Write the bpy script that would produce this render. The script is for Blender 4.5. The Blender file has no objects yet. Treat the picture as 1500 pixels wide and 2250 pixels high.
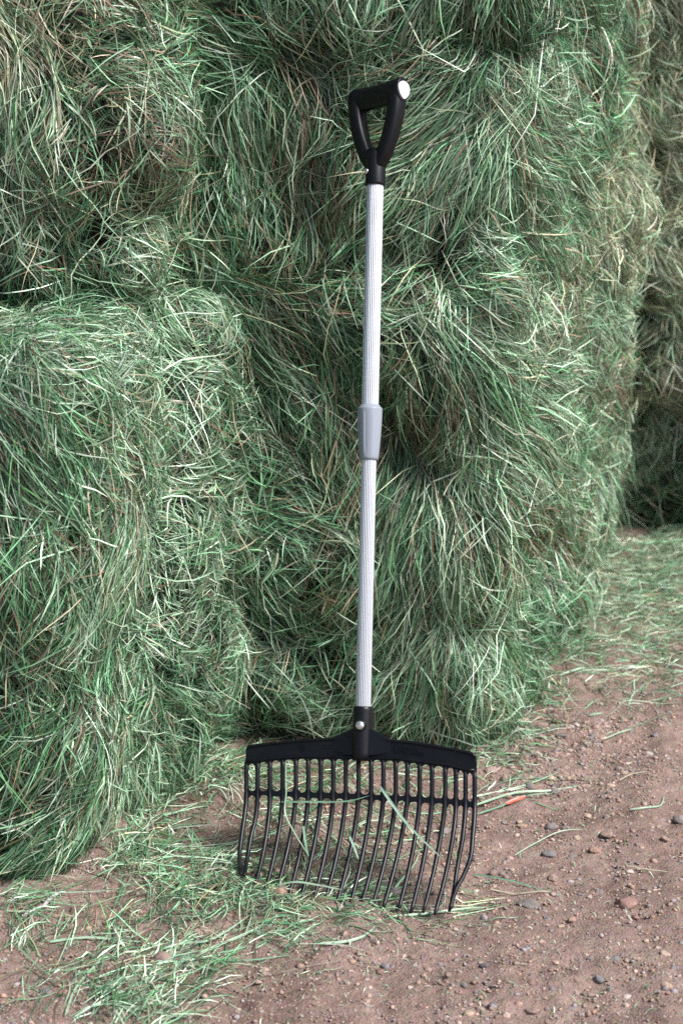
import bpy, math, random
import numpy as np
from mathutils import Vector, Matrix, noise

R = math.radians
SC = bpy.context.scene
COL = SC.collection
rng = np.random.default_rng(11)
random.seed(11)

# ------------------------------------------------------------------ camera
CAM_H, PITCH, FPX = 1.5, R(15), 4270.0
cam = bpy.data.cameras.new('camera'); camo = bpy.data.objects.new('camera', cam); COL.objects.link(camo)
camo.location = (0, 0, CAM_H); camo.rotation_euler = (R(90) - PITCH, 0, 0)
cam.sensor_fit = 'VERTICAL'; cam.sensor_height = 36.0; cam.lens = FPX / 2250 * 36
cam.clip_end = 2000; cam.clip_start = 0.05
cam.dof.use_dof = True; cam.dof.focus_distance = 3.42; cam.dof.aperture_fstop = 5.0
SC.camera = camo

# ------------------------------------------------------------------ world, sun, exposure
w = bpy.data.worlds.new('World'); SC.world = w; w.use_nodes = True
nt = w.node_tree; bg = nt.nodes['Background']
sky = nt.nodes.new('ShaderNodeTexSky'); sky.sky_type = 'NISHITA'; sky.sun_disc = False
sky.sun_elevation = R(50); sky.sun_rotation = R(120); sky.air_density = 1.0; sky.dust_density = 2.5; sky.ozone_density = 1.0
nt.links.new(sky.outputs[0], bg.inputs[0]); bg.inputs[1].default_value = 0.08
sun = bpy.data.lights.new('sun', 'SUN'); suno = bpy.data.objects.new('sun', sun); COL.objects.link(suno)
sun.energy = 3.6; sun.angle = R(20); sun.color = (1.0, 0.985, 0.965)
az, el = R(120), R(50)
sd = Vector((math.sin(az) * math.cos(el), math.cos(az) * math.cos(el), math.sin(el)))
suno.rotation_euler = sd.to_track_quat('Z', 'Y').to_euler()
suno.location = (3, -3, 6)
SC.view_settings.view_transform = 'Standard'; SC.view_settings.look = 'None'
SC.view_settings.exposure = 0.74; SC.view_settings.gamma = 1.0
SC.render.engine = 'CYCLES'
SC.cycles.max_bounces = 6; SC.cycles.diffuse_bounces = 2; SC.cycles.glossy_bounces = 3
SC.cycles.transparent_max_bounces = 4; SC.cycles.transmission_bounces = 2
SC.cycles.use_denoising = False

# ------------------------------------------------------------------ helpers
CP, SP = math.cos(PITCH), math.sin(PITCH)
def ray(px, py):
    dx = (px - 750) / FPX; dy = (1125 - py) / FPX
    return np.array([dx, CP + dy * SP, -SP + dy * CP])
EYE = np.array([0, 0, CAM_H])
def at(px, py, Y):                      # the point of the place seen there at distance Y
    d = ray(px, py); return EYE + d * (Y / d[1])
def ground_at(px, py):
    d = ray(px, py); return EYE + d * (-CAM_H / d[2])
def in_view(p, m=0.0):
    q = p - EYE; v = q[:, 1] * CP - q[:, 2] * SP; up = q[:, 1] * SP + q[:, 2] * CP
    x = 750 + FPX * q[:, 0] / v; y = 1125 - FPX * up / v
    return x, y

def mesh_obj(name, V, F, m, parent=None, smooth=False, col=None):
    """V (n,3) array, F (f,k) array or list of faces -> one object"""
    me = bpy.data.meshes.new(name)
    if isinstance(F, np.ndarray):
        n, k = F.shape
        me.vertices.add(len(V)); me.vertices.foreach_set('co', np.ascontiguousarray(V, dtype=np.float32).ravel())
        me.loops.add(n * k); me.loops.foreach_set('vertex_index', np.ascontiguousarray(F, dtype=np.int32).ravel())
        me.polygons.add(n); me.polygons.foreach_set('loop_start', np.arange(0, n * k, k, dtype=np.int32))
        me.update(calc_edges=True)
    else:
        me.from_pydata([tuple(v) for v in V], [], F); me.update()
    if col is not None:
        a = me.color_attributes.new('tint', 'FLOAT_COLOR', 'POINT')
        c = np.ones((len(V), 4), dtype=np.float32); c[:, :3] = col
        a.data.foreach_set('color', c.ravel())
    if smooth:
        me.polygons.foreach_set('use_smooth', np.ones(len(me.polygons), dtype=bool))
    me.materials.append(m)
    o = bpy.data.objects.new(name, me); COL.objects.link(o)
    if parent is not None: o.parent = parent
    return o
def tag(o, label=None, cat=None, group=None, kind=None):
    if label: o['label'] = label
    if cat: o['category'] = cat
    if group: o['group'] = group
    if kind: o['kind'] = kind
    return o
def empty(name, loc=(0, 0, 0)):
    o = bpy.data.objects.new(name, None); COL.objects.link(o); o.location = loc; o.empty_display_size = .1; return o

# ------------------------------------------------------------------ materials
def newmat(name):
    m = bpy.data.materials.new(name); m.use_nodes = True
    return m, m.node_tree, m.node_tree.nodes['Principled BSDF']
def N(t, kind, **kw):
    n = t.nodes.new(kind)
    for k, v in kw.items(): setattr(n, k, v)
    return n
def grass_material(name, rough=.40, spec=.5, transl=.08):
    m, t, p = newmat(name); L = t.links
    a = N(t, 'ShaderNodeVertexColor'); a.layer_name = 'tint'
    geo = N(t, 'ShaderNodeNewGeometry')
    ns = N(t, 'ShaderNodeTexNoise'); ns.inputs['Scale'].default_value = 90; ns.inputs['Detail'].default_value = 2
    L.new(geo.outputs['Position'], ns.inputs['Vector'])
    mr = N(t, 'ShaderNodeMapRange'); mr.inputs[3].default_value = .72; mr.inputs[4].default_value = 1.28
    L.new(ns.outputs[0], mr.inputs[0])
    mx = N(t, 'ShaderNodeVectorMath', operation='SCALE'); L.new(a.outputs[0], mx.inputs[0]); L.new(mr.outputs[0], mx.inputs['Scale'])
    L.new(mx.outputs[0], p.inputs['Base Color'])
    p.inputs['Roughness'].default_value = rough; p.inputs['Specular IOR Level'].default_value = spec
    tr = N(t, 'ShaderNodeBsdfTranslucent'); L.new(mx.outputs[0], tr.inputs[0])
    ms = N(t, 'ShaderNodeMixShader'); ms.inputs[0].default_value = transl
    L.new(p.outputs[0], ms.inputs[1]); L.new(tr.outputs[0], ms.inputs[2])
    L.new(ms.outputs[0], t.nodes['Material Output'].inputs[0])
    return m
M_GRASS = grass_material('cut_grass')
def core_material():
    m, t, p = newmat('packed_hay'); L = t.links
    tc = N(t, 'ShaderNodeTexCoord'); mp = N(t, 'ShaderNodeMapping'); mp.inputs['Scale'].default_value = (160, 160, 22)
    L.new(tc.outputs['Object'], mp.inputs[0])
    n = N(t, 'ShaderNodeTexNoise'); n.inputs['Scale'].default_value = 1; n.inputs['Detail'].default_value = 5; L.new(mp.outputs[0], n.inputs[0])
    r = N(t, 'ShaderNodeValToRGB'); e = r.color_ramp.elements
    e[0].position = .3; e[0].color = (.012, .016, .009, 1); e[1].position = .75; e[1].color = (.06, .055, .033, 1)  # core tones kept near black, painting the deep shade in the gaps
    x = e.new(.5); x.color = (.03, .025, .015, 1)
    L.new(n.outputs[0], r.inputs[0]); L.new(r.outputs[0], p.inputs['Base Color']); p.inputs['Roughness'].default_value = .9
    b = N(t, 'ShaderNodeBump'); b.inputs['Strength'].default_value = .8; b.inputs['Distance'].default_value = .006
    L.new(n.outputs[0], b.inputs['Height']); L.new(b.outputs[0], p.inputs['Normal'])
    return m
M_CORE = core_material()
def soil_material():
    m, t, p = newmat('dirt'); L = t.links
    tc = N(t, 'ShaderNodeTexCoord')
    def noi(s, d=4, ro=.55):
        n = N(t, 'ShaderNodeTexNoise'); n.inputs['Scale'].default_value = s; n.inputs['Detail'].default_value = d; n.inputs['Roughness'].default_value = ro
        L.new(tc.outputs['Object'], n.inputs[0]); return n
    a = noi(3.2, 5); b = noi(38, 6, .68); c = noi(330, 3, .7)
    r = N(t, 'ShaderNodeValToRGB'); e = r.color_ramp.elements
    e[0].position = .32; e[0].color = (.14, .082, .064, 1); e[1].position = .72; e[1].color = (.39, .272, .228, 1)
    x = e.new(.52); x.color = (.262, .172, .140, 1)
    ad = N(t, 'ShaderNodeMath', operation='MULTIPLY_ADD'); ad.inputs[1].default_value = .55; L.new(b.outputs[0], ad.inputs[0])
    m2 = N(t, 'ShaderNodeMath', operation='MULTIPLY'); m2.inputs[1].default_value = .45; L.new(a.outputs[0], m2.inputs[0]); L.new(m2.outputs[0], ad.inputs[2])
    L.new(ad.outputs[0], r.inputs[0])
    v = N(t, 'ShaderNodeTexVoronoi'); v.inputs['Scale'].default_value = 210; L.new(tc.outputs['Object'], v.inputs['Vector'])
    mix = N(t, 'ShaderNodeMix', data_type='RGBA', blend_type='OVERLAY'); mix.inputs[0].default_value = .38
    L.new(r.outputs[0], mix.inputs[6]); L.new(v.outputs['Color'], mix.inputs[7])
    hs = N(t, 'ShaderNodeHueSaturation'); hs.inputs['Saturation'].default_value = .72
    L.new(mix.outputs[2], hs.inputs['Color'])
    mix2 = N(t, 'ShaderNodeMix', data_type='RGBA', blend_type='MIX'); mix2.inputs[0].default_value = .6
    L.new(hs.outputs[0], mix2.inputs[6]); L.new(r.outputs[0], mix2.inputs[7])
    L.new(mix2.outputs[2], p.inputs['Base Color']); p.inputs['Roughness'].default_value = .92; p.inputs['Specular IOR Level'].default_value = .25
    b1 = N(t, 'ShaderNodeBump'); b1.inputs['Strength'].default_value = .7; b1.inputs['Distance'].default_value = .010; L.new(b.outputs[0], b1.inputs['Height'])
    b2 = N(t, 'ShaderNodeBump'); b2.inputs['Strength'].default_value = .8; b2.inputs['Distance'].default_value = .003
    L.new(c.outputs[0], b2.inputs['Height']); L.new(b1.outputs[0], b2.inputs['Normal'])
    b3 = N(t, 'ShaderNodeBump'); b3.invert = True; b3.inputs['Strength'].default_value = .6; b3.inputs['Distance'].default_value = .003
    L.new(v.outputs['Distance'], b3.inputs['Height']); L.new(b2.outputs[0], b3.inputs['Normal'])
    L.new(b3.outputs[0], p.inputs['Normal'])
    return m
M_SOIL = soil_material()
def stone_material():
    m, t, p = newmat('stone'); L = t.links
    a = N(t, 'ShaderNodeVertexColor'); a.layer_name = 'tint'
    geo = N(t, 'ShaderNodeNewGeometry')
    ns = N(t, 'ShaderNodeTexNoise'); ns.inputs['Scale'].default_value = 260; ns.inputs['Detail'].default_value = 4
    L.new(geo.outputs['Position'], ns.inputs['Vector'])
    mr = N(t, 'ShaderNodeMapRange'); mr.inputs[1].default_value = .3; mr.inputs[2].default_value = .7; mr.inputs[3].default_value = .68; mr.inputs[4].default_value = 1.3
    L.new(ns.outputs[0], mr.inputs[0])
    mx = N(t, 'ShaderNodeVectorMath', operation='SCALE'); L.new(a.outputs[0], mx.inputs[0]); L.new(mr.outputs[0], mx.inputs['Scale'])
    L.new(mx.outputs[0], p.inputs['Base Color']); p.inputs['Roughness'].default_value = .8
    b = N(t, 'ShaderNodeBump'); b.inputs['Strength'].default_value = .5; b.inputs['Distance'].default_value = .002
    L.new(ns.outputs[0], b.inputs['Height']); L.new(b.outputs[0], p.inputs['Normal'])
    return m
M_STONE = stone_material()
def plastic(name, col, rough, bump=.15, dust=.0):
    m, t, p = newmat(name); L = t.links
    tc = N(t, 'ShaderNodeTexCoord')
    n = N(t, 'ShaderNodeTexNoise'); n.inputs['Scale'].default_value = 700; n.inputs['Detail'].default_value = 2; L.new(tc.outputs['Object'], n.inputs[0])
    b = N(t, 'ShaderNodeBump'); b.inputs['Strength'].default_value = bump; b.inputs['Distance'].default_value = .0006
    L.new(n.outputs[0], b.inputs['Height']); L.new(b.outputs[0], p.inputs['Normal'])
    n2 = N(t, 'ShaderNodeTexNoise'); n2.inputs['Scale'].default_value = 35; n2.inputs['Detail'].default_value = 6; n2.inputs['Roughness'].default_value = .7
    L.new(tc.outputs['Object'], n2.inputs[0])
    mr = N(t, 'ShaderNodeMapRange'); mr.inputs[1].default_value = .45; mr.inputs[2].default_value = .8; mr.inputs[3].default_value = 0; mr.inputs[4].default_value = dust
    L.new(n2.outputs[0], mr.inputs[0])
    mx = N(t, 'ShaderNodeMix', data_type='RGBA'); mx.inputs[6].default_value = (*col, 1); mx.inputs[7].default_value = (.22, .17, .14, 1)
    L.new(mr.outputs[0], mx.inputs[0]); L.new(mx.outputs[2], p.inputs['Base Color'])
    mr2 = N(t, 'ShaderNodeMapRange'); mr2.inputs[3].default_value = rough - .06; mr2.inputs[4].default_value = rough + .12
    L.new(n2.outputs[0], mr2.inputs[0]); p.inputs['Specular IOR Level'].default_value = .36; L.new(mr2.outputs[0], p.inputs['Roughness'])
    return m
M_BLACK = plastic('black_plastic', (.0025, .003, .005), .38, .10, .015)
M_TINE = plastic('tine_plastic', (.0055, .006, .0095), .36, .1, .08)
M_GREY = plastic('grey_plastic', (.27, .30, .35), .40, .08, .05)
M_WHITE = plastic('white_plastic', (.88, .88, .88), .3, .0, .0)
def alu():
    m, t, p = newmat('aluminium'); L = t.links
    p.inputs['Base Color'].default_value = (.62, .63, .655, 1); p.inputs['Metallic'].default_value = .8
    tc = N(t, 'ShaderNodeTexCoord'); mp = N(t, 'ShaderNodeMapping'); mp.inputs['Scale'].default_value = (900, 900, 12)
    L.new(tc.outputs['Object'], mp.inputs[0])
    n = N(t, 'ShaderNodeTexNoise'); n.inputs['Scale'].default_value = 1; n.inputs['Detail'].default_value = 3; L.new(mp.outputs[0], n.inputs[0])
    mr = N(t, 'ShaderNodeMapRange'); mr.inputs[3].default_value = .36; mr.inputs[4].default_value = .50
    L.new(n.outputs[0], mr.inputs[0]); L.new(mr.outputs[0], p.inputs['Roughness'])
    return m
M_ALU = alu()
m_, t_, p_ = newmat('steel'); p_.inputs['Base Color'].default_value = (.75, .75, .76, 1); p_.inputs['Metallic'].default_value = .9; p_.inputs['Roughness'].default_value = .3
M_STEEL = m_

# ------------------------------------------------------------------ the ground
_gd = rng.normal(size=(26, 2)); _gd /= np.linalg.norm(_gd, axis=1)[:, None]
_gw = np.concatenate([rng.uniform(.25, .7, 8), rng.uniform(.07, .18, 9), rng.uniform(.02, .05, 9)])
_ga = np.concatenate([np.full(8, .0022), np.full(9, .0011), np.full(9, .0007)])
_gp = rng.uniform(0, 6.28, 26)
def ground_z(x, y):
    z = np.zeros_like(x, dtype=float)
    for d, wl, a, ph in zip(_gd, _gw, _ga, _gp):
        z += a * np.sin((x * d[0] + y * d[1]) * 6.283 / wl + ph)
    return z
def grow(start, step, lim):
    out = []; s = step; p = start
    while abs(p) < lim:
        s *= 1.35; p += s * (1 if step > 0 else -1) if False else s; out.append(p)
    return out
gx = list(np.arange(-1.3, 1.6, .010)); gy = list(np.arange(2.2, 6.3, .010))
left = []; p0, s0 = -1.3, .01
while p0 > -400: s0 *= 1.4; p0 -= s0; left.append(p0)
right = []; p0, s0 = gx[-1], .01
while p0 < 400: s0 *= 1.4; p0 += s0; right.append(p0)
near = []; p0, s0 = 2.2, .01
while p0 > -400: s0 *= 1.4; p0 -= s0; near.append(p0)
far = []; p0, s0 = gy[-1], .01
while p0 < 800: s0 *= 1.4; p0 += s0; far.append(p0)
gx = np.array(left[::-1] + gx + right); gy = np.array(near[::-1] + gy + far)
X, Y = np.meshgrid(gx, gy); X = X.ravel(); Y = Y.ravel()
fade = np.clip(1 - (np.hypot(X, Y - 4) - 4) / 6, 0, 1)
nf = np.zeros_like(X)
sel = np.where((X > -1.3) & (X < 1.6) & (Y > 2.2) & (Y < 6.3))[0]
for i in sel:
    v = noise.noise((X[i] * 55, Y[i] * 55, 0)); v2 = noise.noise((X[i] * 17, Y[i] * 17, 5))
    nf[i] = .0042 * max(0, v) + .0045 * v2
Z = ground_z(X, Y) * fade + nf
nx, ny = len(gx), len(gy)
ii, jj = np.meshgrid(np.arange(nx - 1), np.arange(ny - 1)); a = (jj * nx + ii).ravel()
g = mesh_obj('ground', np.stack([X, Y, Z], 1), np.stack([a, a + 1, a + nx + 1, a + nx], 1), M_SOIL, smooth=True)
tag(g, 'pinkish brown dirt ground with fine gravel in it', kind='structure')

# ------------------------------------------------------------------ colours of hay
PAL = {
    'green':  [(.070, .170, .078), (.105, .230, .112), (.048, .130, .058), (.15, .285, .16), (.095, .20, .08), (.19, .33, .19)],
    'pale':   [(.31, .42, .28), (.40, .50, .36), (.46, .51, .36), (.28, .39, .27), (.58, .60, .50), (.23, .34, .22)],
    'brown':  [(.13, .080, .055), (.19, .12, .085), (.10, .075, .045), (.23, .13, .085), (.15, .12, .06), (.27, .19, .14)],
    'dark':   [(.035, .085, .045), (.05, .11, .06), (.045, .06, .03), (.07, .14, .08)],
    'straw':  [(.34, .30, .20), (.42, .36, .26), (.29, .28, .19), (.38, .30, .20), (.24, .26, .16)],
    'tan':    [(.24, .25, .15), (.31, .30, .19), (.18, .21, .12), (.27, .22, .14), (.36, .37, .26)],
}
PAL = {k: np.array(v) for k, v in PAL.items()}
MIX = {   # share of each palette in a kind of tuft
    'g': dict(green=.56, pale=.24, dark=.08, brown=.12),
    'p': dict(green=.33, pale=.50, straw=.08, brown=.09),
    'd': dict(green=.45, dark=.32, brown=.15, pale=.08),
    'b': dict(green=.28, brown=.34, dark=.20, tan=.14, pale=.04),
    't': dict(tan=.50, straw=.14, green=.20, brown=.12, pale=.04),
    's': dict(straw=.42, tan=.24, pale=.26, green=.08),
    'c': dict(pale=.58, green=.30, straw=.05, brown=.07),
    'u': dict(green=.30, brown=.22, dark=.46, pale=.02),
}
def pick_colours(kinds):
    out = np.zeros((len(kinds), 3)); kinds = np.asarray(kinds)
    for k in np.unique(kinds):
        idx = np.where(kinds == k)[0]; mx = MIX[str(k)]
        names = list(mx); pr = np.array([mx[n] for n in names]); pr /= pr.sum()
        which = rng.choice(len(names), len(idx), p=pr)
        for q, nme in enumerate(names):
            s = idx[which == q]; out[s] = PAL[nme][rng.integers(0, len(PAL[nme]), len(s))]
    return out * np.array([.93, 1.03, 1.01]) * rng.lognormal(0, .38, (len(kinds), 1))

# ------------------------------------------------------------------ bale shapes: rounded prisms with lumps
class Bale:
    def __init__(s, foot, z0, z1, beta=26, seed=0, amp=1.0, inset=.012, ext=(0, 0), taper=0.0):
        foot = np.array(foot, float); c = foot.mean(0); Nn, Dd = [], []
        for k in range(len(foot)):
            p, q = foot[k], foot[(k + 1) % len(foot)]
            n = np.array([q[1] - p[1], -(q[0] - p[0])]); n /= np.linalg.norm(n)
            if np.dot(n, p - c) < 0: n = -n
            Nn.append([n[0], n[1], -taper]); Dd.append(np.dot(n, p) - taper * .6)
        Nn.append([0, 0, 1]); Dd.append(z1 + ext[1]); Nn.append([0, 0, -1]); Dd.append(-z0 + ext[0])
        s.N = np.array(Nn); s.D = np.array(Dd) - inset; s.beta = beta; s.foot = foot; s.z0, s.z1 = z0, z1; s.c = c
        r = np.random.default_rng(seed); k = 22
        dirs = r.normal(size=(k, 3)); dirs /= np.linalg.norm(dirs, axis=1)[:, None]
        wl = np.concatenate([r.uniform(.35, .6, 6), r.uniform(.14, .26, 8), r.uniform(.06, .10, 8)])
        s.K = dirs * (6.283 / wl)[:, None]; s.ph = r.uniform(0, 6.28, k)
        s.A = amp * np.concatenate([np.full(6, .0075), np.full(8, .0048), np.full(8, .0007)])
    def f(s, P):                                    # signed distance and normal
        e = P @ s.N.T - s.D; m = e.max(1, keepdims=True); E = np.exp(s.beta * (e - m)); S = E.sum(1, keepdims=True)
        d = (m + np.log(S) / s.beta)[:, 0]; G = (E / S) @ s.N
        ph = P @ s.K.T + s.ph
        d = d - np.sin(ph) @ s.A; G = G - (np.cos(ph) * s.A) @ s.K
        L = np.linalg.norm(G, axis=1, keepdims=True); return d / L[:, 0], G / L
    def snap(s, P, it=3):
        for _ in range(it):
            d, n = s.f(P); P = P - n * d[:, None]
        return P, n
    def sample(s, n):                               # random points of the skin
        F = s.foot; k = len(F); per = [np.linalg.norm(F[(i + 1) % k] - F[i]) for i in range(k)]; h = s.z1 - s.z0
        areas = np.array([p * h for p in per] + [polyarea(F)]); areas /= areas.sum()
        w = rng.choice(k + 1, n, p=areas); u = rng.random(n); v = rng.random(n); P = np.zeros((n, 3))
        for i in range(k):
            q = w == i; P[q, :2] = F[i] + (F[(i + 1) % k] - F[i]) * u[q, None]; P[q, 2] = s.z0 + h * v[q]
        q = np.where(w == k)[0]
        a = rng.dirichlet(np.ones(k), len(q)) ; a = np.where(rng.random((len(q), 1)) < .5, a, rng.dirichlet(np.full(k, .5), len(q)))
        P[q, :2] = a @ F; P[q, 2] = s.z1
        return s.snap(P)
def polyarea(F):
    x, y = F[:, 0], F[:, 1]; return .5 * abs(np.dot(x, np.roll(y, 1)) - np.dot(y, np.roll(x, 1)))

def bale_core(b, name, parent):
    """a closed box grid pulled onto the bale's skin and sunk a little under the loose blades"""
    import itertools
    F = b.foot; lo = F.min(0) - .1; hi = F.max(0) + .1
    V = []; Q = []
    n = 46
    def face(o, u, v):
        base = len(V)
        for i in range(n + 1):
            for j in range(n + 1): V.append(o + u * (i / n) + v * (j / n))
        for i in range(n):
            for j in range(n):
                a = base + i * (n + 1) + j; Q.append((a, a + n + 1, a + n + 2, a + 1))
    k = len(F); h = b.z1 - b.z0
    for i in range(k):
        p, q = F[i], F[(i + 1) % k]
        face(np.array([p[0], p[1], b.z0]), np.array([q[0] - p[0], q[1] - p[1], 0]), np.array([0, 0, h]))
    for z in (b.z1, b.z0):                          # caps as fans of a quad grid between the first four corners
        base = len(V)
        for i in range(n + 1):
            for j in range(n + 1):
                s_, t_ = i / n, j / n
                xy = (F[0] * (1 - s_) + F[1] * s_) * (1 - t_) + (F[-1] * (1 - s_) + F[-2] * s_) * t_
                V.append(np.array([xy[0], xy[1], z]))
        for i in range(n):
            for j in range(n):
                a = base + i * (n + 1) + j; Q.append((a, a + n + 1, a + n + 2, a + 1))
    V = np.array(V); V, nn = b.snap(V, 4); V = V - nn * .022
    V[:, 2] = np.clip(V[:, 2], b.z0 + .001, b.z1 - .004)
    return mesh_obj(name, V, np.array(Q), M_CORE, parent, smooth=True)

WP = np.array([.55, 1.0, 1.0, .9, .75, .12])
def ribbons(P0, Dn, length, width, K, surf, h0, lift, curl, grav, twist, colr, wob=.0012, late=0.0):
    """blades that creep over a surface: returns vertices, faces, colours"""
    n = len(P0); P = P0.copy(); Dn = Dn.copy(); step = (length / K)[:, None]
    pts = []; nor = []; dirs = []
    for k in range(K + 1):
        P, nn = surf(P)
        Dn = Dn - nn * (Dn * nn).sum(1, keepdims=True); Dn /= np.linalg.norm(Dn, axis=1, keepdims=True) + 1e-9
        pts.append(P.copy()); nor.append(nn); dirs.append(Dn.copy())
        side = np.cross(nn, Dn)
        Dn = Dn + side * (curl / K)[:, None] + np.array([0, 0, -1.0]) * (grav / K)[:, None]
        P = P + Dn * step / (np.linalg.norm(Dn, axis=1, keepdims=True) + 1e-9)
    t = np.linspace(0, 1, K + 1)
    V = np.zeros((n, K + 1, 2, 3)); wprof = np.interp(t, np.linspace(0, 1, 6), WP)
    ph = rng.uniform(0, 6.28, n); fq = rng.uniform(2, 6, n)
    for k in range(K + 1):
        h = h0 + lift * np.maximum(0, t[k] - late) ** 1.6 + wob * np.sin(ph + fq * t[k])
        h = h - (t[k] < .01) * .006
        c = pts[k] + nor[k] * h[:, None]
        side = np.cross(nor[k], dirs[k]); tw = twist + (t[k] - .5) * .8 * np.sin(ph)
        wv = side * np.cos(tw)[:, None] + nor[k] * np.sin(tw)[:, None]
        wv = wv * (width * wprof[k] * .5)[:, None]
        V[:, k, 0] = c - wv; V[:, k, 1] = c + wv
    idx = np.arange(n)[:, None] * (2 * (K + 1)) + np.arange(K)[None, :] * 2
    idx = idx.reshape(-1); F = np.stack([idx, idx + 1, idx + 3, idx + 2], 1)
    C = np.repeat(colr[:, None, :], 2 * (K + 1), 1).reshape(n, K + 1, 2, 3).copy()
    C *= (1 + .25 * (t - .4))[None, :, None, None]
    return V.reshape(-1, 3), F, C.reshape(-1, 3)
class Pile:
    def __init__(s): s.V = []; s.F = []; s.C = []; s.n = 0
    def add(s, VFC):
        V, F, C = VFC; s.V.append(V); s.F.append(F + s.n); s.C.append(C); s.n += len(V)
    def build(s, name, parent=None):
        return mesh_obj(name, np.concatenate(s.V), np.concatenate(s.F), M_GRASS, parent, smooth=True, col=np.concatenate(s.C))

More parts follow.
